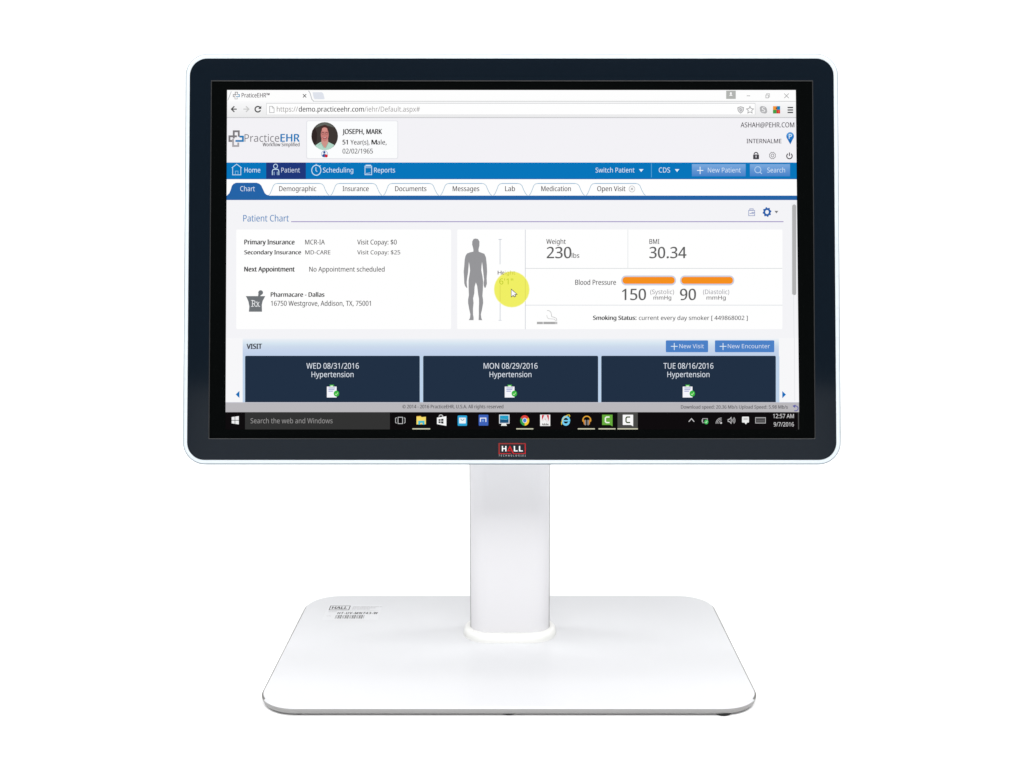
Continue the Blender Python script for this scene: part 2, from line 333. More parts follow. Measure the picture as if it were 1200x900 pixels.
GLYPH_DATA = r'''!269|163,201 106,201 81,714 188,714/72,54 76,85 90,106 110,117 134,121 157,117 177,106 191,85 196,54 191,23 177,2 157,-10 134,-14 110,-10 90,2 76,23
"408|160,714 140,456 85,456 65,714/343,714 323,456 268,456 248,714
#646|480,436 449,276 586,276 586,209 436,209 395,0 324,0 365,209 222,209 183,0 113,0 151,209 25,209 25,276 164,276 196,436 62,436 62,502 208,502 248,714 320,714 280,502 424,502 464,714 533,714 493,502 620,502 620,436/235,276 378,276 409,436 266,436
$572|253,49 146,58 62,82 62,167 149,139 253,126 253,328 145,369 108,396 82,427 67,464 62,508 68,553 85,592 114,623 152,647 199,664 253,671 253,759 317,759 317,672 413,660 493,635 466,561 395,583 317,596 317,395 427,354 466,330 493,301 510,265 516,220 503,157 464,106 401,71 317,53 317,-58 253,-58/317,131 368,141 403,159 423,183 430,214 420,255 385,284 317,307/253,594 194,581 159,554 148,515 157,470 190,439 253,417
%831|195,724 260,709 307,666 335,595 345,501 336,407 308,335 262,291 195,276 132,291 86,335 58,407 49,501 58,595 84,666 129,709/195,662 162,652 139,621 126,571 122,501 126,431 139,380 162,349 195,339 229,349 253,379 267,430 272,501 267,571 253,621 229,652/652,714 256,0 179,0 575,714/632,438 696,423 743,379 772,309 782,215 773,121 746,50 699,5 632,-10 569,5 523,50 495,121 486,215 495,309 521,379 566,423/632,375 599,365 576,335 563,285 559,215 563,144 576,93 599,63 632,53 666,63 690,93 704,143 709,215 704,285 690,335 666,365
&732|304,725 354,720 397,706 431,684 456,654 472,616 477,571 467,513 436,464 391,422 334,384 527,198 569,269 597,357 686,357 646,238 618,186 584,142 730,0 611,0 524,84 457,35 377,2 278,-10 214,-4 159,12 114,40 80,79 60,128 53,186 58,233 71,274 94,309 125,340 207,396 166,446 133,502 120,569 125,614 142,653 169,684 205,706 251,720/260,341 198,298 159,251 148,222 145,189 154,139 182,101 225,76 281,68 341,73 391,89 468,139/301,653 263,648 232,631 213,605 206,570 211,535 225,503 280,436 331,469 365,500 384,533 390,571 384,604 366,630 338,647
'225|160,714 140,456 85,456 65,714
(300|40,274 44,355 56,434 75,510 104,583 141,651 187,714 270,714 209,615 164,507 138,392 129,275 133,198 145,122 165,47 192,-24 227,-93 269,-158 187,-158 141,-96 104,-29 75,42 56,117 44,195
)300|260,274 256,195 244,117 225,42 196,-29 159,-96 113,-158 31,-158 73,-93 108,-24 135,47 155,122 167,198 171,275 167,353 155,431 135,507 108,580 73,649 30,714 113,714 159,651 196,583 225,510 244,434 256,355
*551|322,760 302,568 494,622 508,530 324,515 443,357 357,310 272,485 195,310 106,357 223,515 41,530 55,622 245,568 224,760
+572|321,388 520,388 520,317 321,317 321,111 249,111 249,317 50,317 50,388 249,388 249,595 321,595
,268|192,105 169,29 138,-52 106,-129 41,-129 60,-48 78,38 91,116 185,116
-322|40,229 40,307 282,307 282,229
.268|72,54 76,85 90,106 110,117 133,121 157,117 177,106 191,85 196,54 191,23 177,2 157,-10 133,-14 110,-10 90,2 76,23
/372|362,714 96,0 10,0 276,714
0572|523,358 510,203 493,140 468,87 436,46 394,15 344,-4 285,-10 212,1 152,34 107,88 74,160 55,251 49,358 55,466 72,556 103,628 148,682 208,714 285,725 358,714 418,682 464,628 497,556 516,466/137,358 141,268 151,195 171,138 198,97 236,73 285,65 334,73 371,97 400,137 419,194 430,268 434,358 430,448 419,520 400,577 371,617 334,642 285,650 236,642 198,617 171,577 151,520 141,448
1572|355,0 269,0 269,499 269,548 271,585 273,622 244,595 211,567 135,505 89,564 282,714 355,714
2572|520,0 48,0 48,73 235,262 326,358 382,440 396,483 401,529 392,581 366,618 326,641 275,649 226,644 183,631 103,581 56,640 117,683 190,713 275,724 337,718 390,701 433,673 464,635 484,589 491,534 485,480 468,429 440,380 404,333 308,231 159,84 159,80 520,80
3572|493,547 489,502 475,464 453,432 423,407 387,388 345,376 345,372 420,353 473,318 504,267 515,203 508,144 486,92 449,49 397,17 327,-3 241,-10 137,-1 45,29 45,111 142,76 242,64 325,73 381,101 412,146 423,205 417,246 399,277 371,301 331,318 281,328 223,331 154,331 154,406 224,406 278,410 322,423 357,443 382,470 398,503 403,541 394,587 368,621 327,643 273,650 204,642 146,621 93,590 49,650 92,678 143,702 204,718 272,724 370,711 438,674 479,617
4572|552,162 448,162 448,0 363,0 363,162 21,162 21,237 357,718 448,718 448,241 552,241/363,466 363,513 365,554 366,590 368,624 364,624 344,583 321,546 107,241 363,241
5572|275,438 343,432 402,413 450,383 485,341 508,290 515,228 507,159 483,100 444,53 391,18 326,-3 248,-10 144,0 63,29 63,112 150,77 249,65 299,69 341,81 377,103 403,132 419,171 425,219 414,281 382,326 326,355 246,364 182,359 124,349 80,377 107,714 465,714 465,634 182,634 165,427 211,434
6572|55,305 63,427 93,540 118,591 151,635 193,672 244,700 307,718 382,724 428,722 470,715 470,640 429,649 384,652 321,646 269,629 228,602 196,566 174,523 158,474 143,363 149,363 187,406 242,436 318,447 376,441 426,421 468,390 499,347 519,294 525,230 518,161 497,102 463,54 418,19 363,-3 298,-10 249,-5 203,9 162,33 125,67 96,111 73,165 60,230/297,64 354,74 399,104 428,156 438,230 429,291 403,338 360,368 300,378 256,373 218,358 187,336 163,309 149,278 144,247 153,182 182,123 230,80 261,68
7572|136,0 429,634 44,634 44,714 523,714 523,646 233,0
8572|285,724 344,719 396,704 439,680 471,647 492,604 499,553 494,513 480,478 431,421 363,378 443,330 475,302 500,269 517,230 522,185 515,129 493,81 458,43 411,14 354,-4 288,-10 217,-4 157,13 111,41 76,78 56,126 49,182 54,228 69,267 93,300 124,329 197,373 133,418 88,477 76,513 72,554 79,605 100,646 133,680 176,704 227,719/135,181 144,133 172,94 219,69 286,60 350,69 397,94 426,134 436,184 431,217 417,245 365,293 286,331 270,337 196,296 150,246 139,216/284,653 234,646 193,626 167,594 158,550 162,516 175,488 223,445 289,412 351,445 395,488 408,517 412,550 403,594 377,626 336,646
9572|520,409 511,287 482,173 457,123 424,78 382,41 330,13 267,-4 192,-10 145,-7 102,0 102,75 144,65 190,62 254,68 305,85 346,112 378,147 401,190 417,239 431,350 425,350 387,308 331,278 255,267 198,273 147,292 106,324 75,366 56,419 50,483 57,553 78,612 113,660 158,695 214,717 278,724 327,719 373,704 414,680 450,646 479,602 501,548 515,484/278,650 222,640 176,609 147,557 137,484 145,422 171,375 213,346 274,336 319,341 357,355 388,378 411,405 426,436 431,467 421,531 393,591 345,634 314,646
:268|72,54 76,85 90,106 110,117 133,121 157,117 177,106 191,85 196,54 191,23 177,2 157,-10 133,-14 110,-10 90,2 76,23/72,482 76,514 90,535 110,546 133,550 157,546 177,535 191,514 196,482 191,451 177,430 157,418 133,414 110,418 90,430 76,451
;268|183,105 160,29 129,-52 97,-129 31,-129 46,-69 60,-4 72,59 82,116 176,116/70,482 74,514 88,535 108,546 131,550 155,546 175,535 189,514 194,482 189,451 175,430 155,418 131,414 108,418 88,430 74,451
<572|521,116 50,323 50,373 521,608 521,530 144,352 521,194
=572|56,416 56,487 514,487 514,416/56,217 56,288 514,288 514,217
>572|50,194 427,351 50,530 50,608 521,373 521,323 50,116
?434|140,228 147,293 173,346 224,398 284,453 315,496 324,547 316,589 293,621 255,640 203,647 116,635 43,605 12,675 100,710 152,720 209,724 293,712 356,677 395,621 408,549 404,507 393,472 352,414 290,358 239,309 216,267 210,218 210,201 140,201/117,54 121,85 134,106 154,117 179,121 202,117 222,106 236,85 240,54 235,23 222,2 202,-10 179,-14 154,-10 134,2 121,23
@899|841,357 830,267 798,187 773,155 744,130 709,114 668,109 627,116 595,135 574,164 563,196 558,196 536,162 505,134 465,115 417,109 350,122 299,160 268,219 258,295 264,357 284,411 315,457 357,491 409,513 470,520 556,512 623,496 613,293 612,267 612,257 617,214 630,188 651,175 674,171 703,177 726,196 745,226 759,264 771,358 762,444 733,515 689,572 630,614 561,639 482,648 402,641 331,621 270,588 220,545 181,492 153,429 136,360 130,283 139,192 165,116 208,56 267,12 343,-14 433,-23 549,-9 648,20 648,-48 551,-77 433,-89 323,-78 231,-45 157,9 102,81 69,172 58,280 65,370 87,452 123,527 171,590 232,643 304,682 388,706 482,714 557,708 625,689 687,659 739,618 782,567 814,506 834,436/336,293 342,238 361,200 391,178 430,171 478,182 510,213 530,261 539,322 545,447 512,454 471,457 427,451 392,433 366,406 349,371
A639|545,0 459,221 176,221 91,0 0,0 279,717 360,717 638,0/352,517 342,546 328,589 318,624 307,583 296,546 287,517 206,301 432,301
B650|301,714 419,704 503,674 542,642 564,596 572,537 568,497 556,462 537,433 510,408 477,390 436,379 436,374 517,348 550,325 575,294 591,254 596,203 588,143 566,92 530,52 480,23 420,6 348,0 97,0 97,714/319,410 397,417 445,439 470,476 479,527 469,578 437,611 384,631 305,637 187,637 187,410/187,335 187,76 331,76 412,85 463,113 491,156 500,210 496,246 483,276 461,301 428,319 383,331 324,335
C632|403,645 349,640 300,625 258,601 222,568 194,527 173,477 160,421 156,357 163,275 183,204 218,146 265,104 327,78 402,69 491,77 573,97 573,19 490,-3 389,-10 289,1 207,35 143,89 97,163 70,253 61,358 67,435 83,506 111,568 149,622 198,665 257,698 326,717 404,724 510,713 601,682 565,606 491,633
D730|669,364 658,254 624,163 570,92 497,41 405,10 296,0 97,0 97,714 317,714 418,704 504,674 574,625 626,556 658,470/574,361 566,447 542,517 504,570 450,607 384,630 304,637 187,637 187,77 284,77 373,85 445,109 501,148 542,204 566,275
E556|496,0 97,0 97,714 496,714 496,635 187,635 187,412 478,412 478,334 187,334 187,79 496,79
F519|187,0 97,0 97,714 496,714 496,635 187,635 187,382 477,382 477,303 187,303
G728|407,377 654,377 654,27 537,-1 403,-10 301,1 216,34 149,88 100,161 71,252 61,357 72,461 105,551 159,624 231,678 323,713 431,724 544,713 644,682 610,604 524,633 426,645 347,636 280,610 226,568 187,510 163,440 155,357 162,277 182,206 218,148 269,104 337,77 424,68 504,73 564,85 564,297 407,297
H741|643,0 553,0 553,333 187,333 187,0 97,0 97,714 187,714 187,412 553,412 553,714 643,714
I339|298,0 40,0 40,52 124,71 124,642 40,662 40,714 298,714 298,662 214,642 214,71 298,52
J273|-4,-190 -46,-186 -78,-177 -78,-101 -44,-108 -6,-111 42,-101 62,-87 78,-66 89,-36 92,4 92,714 182,714 182,11 176,-52 159,-102 131,-141 94,-168 48,-185
K619|619,0 513,0 260,341 187,277 187,0 97,0 97,714 187,714 187,362 248,430 310,498 503,714 608,714 325,403
L524|97,0 97,714 187,714 187,80 499,80 499,0
M907|412,0 177,626 173,626 176,575 179,507 180,433 180,0 97,0 97,714 230,714 450,129 454,129 678,714 810,714 810,0 721,0 721,439 722,508 725,573 728,625 724,625 486,0
N760|663,0 558,0 176,593 172,593 175,538 178,471 180,399 180,0 97,0 97,714 201,714 582,123 586,123 583,171 580,241 579,311 579,714 663,714
O781|720,358 715,279 699,207 673,145 636,91 590,48 533,16 467,-3 391,-10 312,-3 245,16 188,48 142,91 106,145 81,208 66,280 61,359 70,462 97,551 142,624 206,679 290,713 392,725 490,714 572,679 636,625 682,551 711,462/156,358 162,274 181,203 213,145 258,103 318,77 391,68 465,77 523,103 568,146 600,203 619,274 625,358 611,478 569,569 524,612 465,637 392,646 318,637 258,611 213,570 181,512 162,442
P605|286,714 407,700 490,659 526,617 547,566 554,504 539,419 520,381 492,347 453,318 404,296 343,283 269,278 187,278 187,0 97,0 97,714/278,637 187,637 187,355 259,355 321,359 372,369 411,388 439,416 456,453 461,500 450,560 417,603 360,629
Q781|720,358 714,275 697,200 667,134 627,80 575,38 512,8 683,-170 554,-170 416,-9 403,-9 391,-10 312,-3 245,16 188,48 142,91 106,145 81,208 66,280 61,359 70,462 97,551 142,624 206,679 290,713 392,725 490,714 572,679 636,625 682,551 711,462/156,358 162,274 181,203 213,145 258,103 318,77 391,68 465,77 523,103 568,146 600,203 619,274 625,358 611,478 569,569 524,612 465,637 392,646 318,637 258,611 213,570 181,512 162,442
R622|294,714 375,708 440,691 491,663 526,624 547,573 554,511 549,459 533,416 509,382 479,355 411,320 607,0 502,0 329,295 187,295 187,0 97,0 97,714/289,636 187,636 187,371 294,371 369,380 421,405 451,448 461,507 456,549 442,582 419,606 386,623 343,633
S549|502,191 494,132 471,82 433,43 382,14 320,-4 247,-10 171,-6 104,5 51,24 51,110 140,81 251,68 300,71 340,82 371,99 394,122 408,150 412,183 408,215 397,242 377,265 345,286 244,330 163,366 106,411 71,468 60,542 67,595 89,639 124,675 169,702 225,718 288,724 396,713 485,684 457,607 376,634 286,645 245,642 211,632 185,616 166,595 155,570 151,541 155,508 166,481 186,458 215,438 307,397 413,347 452,318 479,284 496,242
T556|323,0 233,0 233,635 10,635 10,714 545,714 545,635 323,635
U731|640,252 632,182 610,118 572,65 518,24 449,-1 362,-10 280,-2 213,22 159,62 121,116 98,180 90,254 90,714 180,714 180,251 192,174 226,116 285,80 367,68 426,74 472,91 508,119 532,156 546,201 551,252 551,714 640,714
V600|600,714 345,0 255,0 0,714 94,714 255,256 274,200 288,148 300,100 311,149 326,201 345,258 505,714
W930|917,714 727,0 636,0 497,468 485,511 474,553 465,587 461,609 457,587 450,553 439,510 427,465 292,0 201,0 12,714 106,714 217,278 228,232 237,188 245,147 251,108 257,149 266,192 277,238 289,283 415,714 508,714 639,280 652,233 663,188 671,145 678,108 686,160 698,218 713,279 823,714
X586|582,0 480,0 291,310 99,0 4,0 241,372 19,714 119,714 294,434 470,714 565,714 344,374
Y566|283,363 469,714 566,714 328,277 328,0 238,0 238,273 0,714 98,714
Z572|533,0 38,0 38,68 414,634 50,634 50,714 523,714 523,646 147,80 533,80
[329|304,-158 80,-158 80,714 304,714 304,642 166,642 166,-86 304,-86
\372|96,714 363,0 276,0 10,714
]329|25,-86 163,-86 163,642 25,642 25,714 249,714 249,-158 25,-158
^572|38,267 250,719 300,719 534,267 456,267 276,626 116,267
_444|446,-154 -2,-154 -2,-90 446,-90
`281|145,766 172,716 207,663 241,618 241,606 182,606 144,639 102,681 65,722 40,756 40,766
a561|288,545 373,534 433,502 468,446 480,365 480,0 416,0 399,76 395,76 347,27 291,-1 215,-10 169,-6 128,7 94,29 68,60 52,100 46,149 62,220 109,272 189,306 303,320 394,323 394,355 387,412 365,448 330,467 283,474 203,461 132,433 105,499 188,531/314,259 229,249 175,227 147,193 137,148 144,109 164,82 196,66 235,61 297,70 348,98 382,146 393,214 393,262
b615|173,575 171,511 168,465 173,465 200,496 236,522 282,539 339,545 401,537 455,514 499,475 533,422 553,352 560,268 553,183 532,114 499,60 455,21 401,-2 339,-10 282,-4 236,13 200,38 173,68 166,68 148,0 85,0 85,760 173,760/324,472 273,467 234,450 206,423 187,384 176,334 173,271 173,267 181,180 205,115 252,76 326,63 389,76 433,116 460,181 469,269 460,357 433,421 388,459
c480|300,-10 233,-3 173,19 124,56 86,109 63,178 55,265 63,355 88,426 127,480 177,517 238,539 306,546 385,537 447,517 420,444 364,461 304,469 255,463 215,446 184,417 163,378 150,327 146,266 150,207 163,157 184,118 214,89 252,72 299,66 376,75 438,97 438,19 378,-2
d615|275,-10 213,-2 159,21 115,60 82,113 62,183 55,267 62,352 82,421 115,475 160,515 214,538 276,546 349,535 403,507 442,467 448,467 444,505 442,546 442,760 530,760 530,0 459,0 446,72 442,72 403,30 349,1/289,63 361,75 408,109 434,168 443,250 443,266 435,354 410,419 363,460 288,473 226,459 181,416 155,350 146,265 155,180 181,116 226,76
e564|292,546 356,538 410,516 454,480 486,431 506,372 513,304 513,251 146,251 159,171 192,112 246,77 317,65 407,74 489,102 489,25 408,-1 313,-10 241,-2 178,21 127,60 87,113 63,182 55,264 62,346 84,415 120,471 167,512 225,538/291,474 235,464 191,433 162,385 148,321 421,321 417,364 407,401 389,431 365,454 332,469
f344|332,468 197,468 197,0 109,0 109,468 15,468 15,509 109,539 109,570 114,633 129,682 155,719 189,745 232,760 283,765 341,759 387,747 364,678 327,688 284,693 246,686 218,663 202,626 197,571 197,536 332,536
g615|275,546 325,541 370,526 410,501 443,465 448,465 460,536 530,536 530,-9 523,-79 504,-136 471,-182 425,-214 365,-234 290,-240 183,-231 97,-206 97,-125 186,-156 295,-167 357,-157 403,-126 433,-79 443,-16 443,5 444,40 446,71 442,71 411,35 373,10 328,-5 276,-10 212,-2 158,22 113,63 70,150 55,267 70,382 113,470 157,512 211,538/287,472 245,466 210,448 183,418 163,378 150,327 146,266 155,179 182,114 227,75 289,62 359,72 385,86 407,105 435,163 444,246 444,267 440,333 427,385 406,424 376,451 336,467
h618|173,537 171,498 168,462 174,462 217,508 275,535 341,545 401,540 449,524 488,498 515,461 531,412 537,349 537,0 450,0 450,343 443,400 421,440 384,464 330,472 276,466 236,449 207,422 187,383 177,335 173,277 173,0 85,0 85,760 173,760
i258|173,536 173,0 85,0 85,536/130,737 165,723 177,706 181,681 177,656 165,639 130,625 110,628 93,639 82,656 78,681 82,706 93,723 110,734
j258|22,-240 -22,-236 -55,-228 -55,-157 -24,-164 11,-167 40,-163 64,-149 80,-124 85,-83 85,536 173,536 173,-80 169,-127 157,-166 137,-198 108,-221 70,-235/78,681 82,706 93,723 110,734 130,737 165,723 177,706 181,681 177,656 165,639 130,625 110,628 93,639 82,656
k534|172,363 171,321 168,276 172,276 190,299 214,329 236,355 407,536 510,536 293,307 525,0 419,0 233,250 172,197 172,0 85,0 85,760 172,760
l258|173,0 85,0 85,760 173,760
m935|673,546 752,534 809,499 843,439 854,349 854,0 767,0 767,345 760,400 740,440 707,464 658,472 591,461 546,427 521,372 513,296 513,0 426,0 426,345 414,415 399,440 378,458 350,468 316,472 268,466 231,449 204,422 186,384 176,336 173,278 173,0 85,0 85,536 156,536 169,463 174,463 215,509 270,537 332,546 389,540 435,524 471,496 496,456 501,456 533,496 574,524 622,540
n618|343,546 427,534 488,499 525,439 537,349 537,0 450,0 450,343 443,400 421,440 384,464 330,472 255,460 207,422 181,361 173,278 173,0 85,0 85,536 156,536 169,463 174,463 218,509 277,537
o605|551,269 547,206 533,150 512,103 483,63 447,31 405,8 355,-5 301,-10 250,-5 203,8 161,31 125,63 96,103 73,150 60,206 55,269 62,351 85,419 121,474 171,513 232,538 304,546 373,538 432,513 482,474 519,419 543,351/146,269 150,210 163,159 184,118 214,88 254,69 303,63 352,69 392,88 422,118 443,159 456,210 460,269 456,328 443,378 422,418 391,447 352,466 302,472 231,459 183,418 155,354
p615|340,546 402,538 455,515 499,477 533,423 553,354 560,269 553,185 532,115 499,61 455,21 402,-2 339,-10 266,1 211,29 173,68 167,68 171,25 173,-20 173,-240 85,-240 85,536 157,536 169,463 173,463 211,505 265,535/324,472 275,467 237,451 208,426 189,390 177,343 173,286 173,269 176,208 187,157 206,117 234,87 274,69 326,63 371,70 406,90 434,122 453,163 465,213 469,270 460,353 433,417 388,458
q615|442,-11 443,31 447,72 441,72 414,40 377,14 331,-4 273,-10 212,-2 160,21 115,60 82,113 62,183 55,267 62,351 83,421 117,475 161,514 215,538 276,546 333,540 379,522 415,495 443,463 447,463 460,536 530,536 530,-240 442,-240/290,63 340,68 378,83 407,108 427,144 438,191 443,248 443,266 435,356 409,420 362,460 288,473 225,459 181,416 155,350 146,265 155,180 181,116 226,76
r413|335,546 367,544 398,540 387,459 358,464 329,466 270,453 220,416 185,360 173,286 173,0 85,0 85,536 157,536 167,438 171,438 212,492 267,531 300,542
s479|434,148 427,100 408,61 376,30 334,8 282,-5 220,-10 123,-1 52,24 52,104 129,74 222,61 280,66 319,82 342,108 349,140 338,176 298,208 217,244 128,284 95,306 71,332 56,364 51,404 65,464 106,509 171,537 252,546 343,536 423,510 393,440 322,464 246,474 198,470 163,456 142,436 135,409 148,371 191,341 273,307 360,268 392,246 415,219 429,187
t361|264,62 305,65 339,73 339,6 299,-5 249,-10 209,-6 171,4 139,24 114,55 97,98 92,156 92,468 16,468 16,510 93,545 128,659 180,659 180,536 335,536 335,468 180,468 180,158 186,115 203,85 230,68
u618|533,536 533,0 461,0 448,71 444,71 400,25 341,-1 274,-10 215,-5 167,10 128,37 101,74 84,123 79,185 79,536 168,536 168,191 175,135 197,95 234,71 287,63 341,69 381,85 411,113 430,151 441,200 445,257 445,536
v508|203,0 0,536 94,536 208,220 225,171 241,119 251,78 255,78 266,120 283,172 300,220 414,536 508,536 304,0
w786|431,303 419,344 408,383 400,418 394,445 390,445 384,418 376,383 366,343 354,302 258,1 158,1 11,537 102,537 176,251 191,192 203,136 211,91 215,91 222,121 230,159 240,199 251,235 346,537 442,537 534,235 548,186 562,135 570,92 574,92 581,134 594,190 610,251 685,537 775,537 626,1 523,1
x529|212,274 27,536 127,536 265,334 402,536 501,536 316,274 511,0 411,0 265,214 117,0 18,0
y510|1,536 95,536 211,231 229,179 245,130 256,85 260,85 279,150 306,232 415,536 510,536 279,-74 234,-161 206,-195 172,-219 132,-235 84,-240 42,-237 11,-232 11,-162 37,-166 70,-168 123,-156 162,-123 189,-73 217,-2
z470|431,0 39,0 39,58 327,468 56,468 56,536 424,536 424,470 140,68 431,68
{380|348,-158 291,-153 242,-140 203,-118 174,-87 156,-48 150,1 150,148 146,179 136,202 119,220 95,232 28,242 28,315 95,325 119,337 136,354 146,378 150,408 150,556 156,604 175,644 205,675 245,697 293,710 348,714 348,642 289,631 250,601 240,578 237,548 237,404 230,358 210,322 176,297 128,282 128,276 177,261 210,235 230,200 237,154 237,7 240,-22 250,-46 266,-63 288,-75 348,-86
|551|239,760 312,760 312,-241 239,-241
}380|32,-86 91,-75 113,-62 129,-44 140,-21 143,8 143,153 150,199 170,234 204,260 252,275 252,281 204,296 170,321 150,357 143,403 143,549 140,579 130,602 114,619 92,632 32,642 32,714 89,710 138,697 177,675 206,644 224,604 230,555 230,409 234,378 244,354 261,337 285,325 352,315 352,242 285,232 261,220 244,203 233,180 230,149 230,0 224,-48 205,-88 175,-119 135,-140 87,-154 32,-158
~572|269,319 209,341 164,346 135,342 105,329 50,287 50,365 104,405 170,418 227,412 302,386 361,365 406,359 435,363 466,376 521,418 521,341 467,301 401,287 343,293
©832|431,133 371,140 321,160 283,194 246,266 234,357 240,418 257,472 285,517 325,551 375,573 435,580 498,572 558,550 529,489 480,508 436,515 384,504 344,473 320,423 312,357 319,290 341,239 378,208 435,198 486,204 540,221 540,157 491,140/416,-10 339,-3 269,17 206,50 152,93 109,147 76,210 56,280 49,357 56,434 76,504 109,567 152,620 206,664 269,697 339,717 416,724 490,717 558,697 621,664 675,620 720,567 754,504 776,434 783,357 776,280 756,210 723,147 679,93 626,50 563,17 493,-3/416,43 478,49 536,66 589,94 635,131 673,178 702,231 720,291 726,357 720,420 703,479 675,532 638,579 593,617 540,646 481,665 416,671 351,665 291,648 238,620 192,582 156,536 128,483 111,423 105,357 111,294 128,235 156,181 192,135 238,97 291,67 351,49
™773|325,362 325,714 419,714 513,443 610,714 701,714 701,362 637,362 637,566 638,597 640,633 636,633 535,362 482,362 386,633 382,633 384,597 385,571 385,362/118,362 118,660 17,660 17,714 283,714 283,660 181,660 181,362
 260|'''

# ------------------------------------------------------------------ lettering: glyph outlines of a plain sans, 1000 units to the em
GLYPHS = {}
for line in GLYPH_DATA.split('\n'):
    if not line:
        continue
    adv_, _, body_ = line[1:].partition('|')
    GLYPHS[line[0]] = (int(adv_) / 1000, [[tuple(int(v) / 1000 for v in p.split(',')) for p in c.split()] for c in body_.split('/')] if body_ else [])
GMESH = {}


def glyph_mesh(ch):
    """triangles of one letter, filled through a 2-D curve"""
    key = ch
    if key in GMESH:
        return GMESH[key]
    cu = bpy.data.curves.new('letter', 'CURVE')
    cu.dimensions = '2D'
    cu.fill_mode = 'FRONT'
    for c in GLYPHS[ch][1]:
        sp = cu.splines.new('POLY')
        sp.points.add(len(c) - 1)
        for p, q in zip(sp.points, c):
            p.co = (q[0], q[1], 0, 1)
        sp.use_cyclic_u = True
    o = bpy.data.objects.new('letter', cu)
    COL.objects.link(o)
    me = bpy.data.meshes.new_from_object(o.evaluated_get(bpy.context.evaluated_depsgraph_get()))
    GMESH[key] = ([(v.co.x, v.co.y) for v in me.vertices], [tuple(p.vertices) for p in me.polygons])
    bpy.data.meshes.remove(me)
    bpy.data.objects.remove(o)
    bpy.data.curves.remove(cu)
    return GMESH[key]


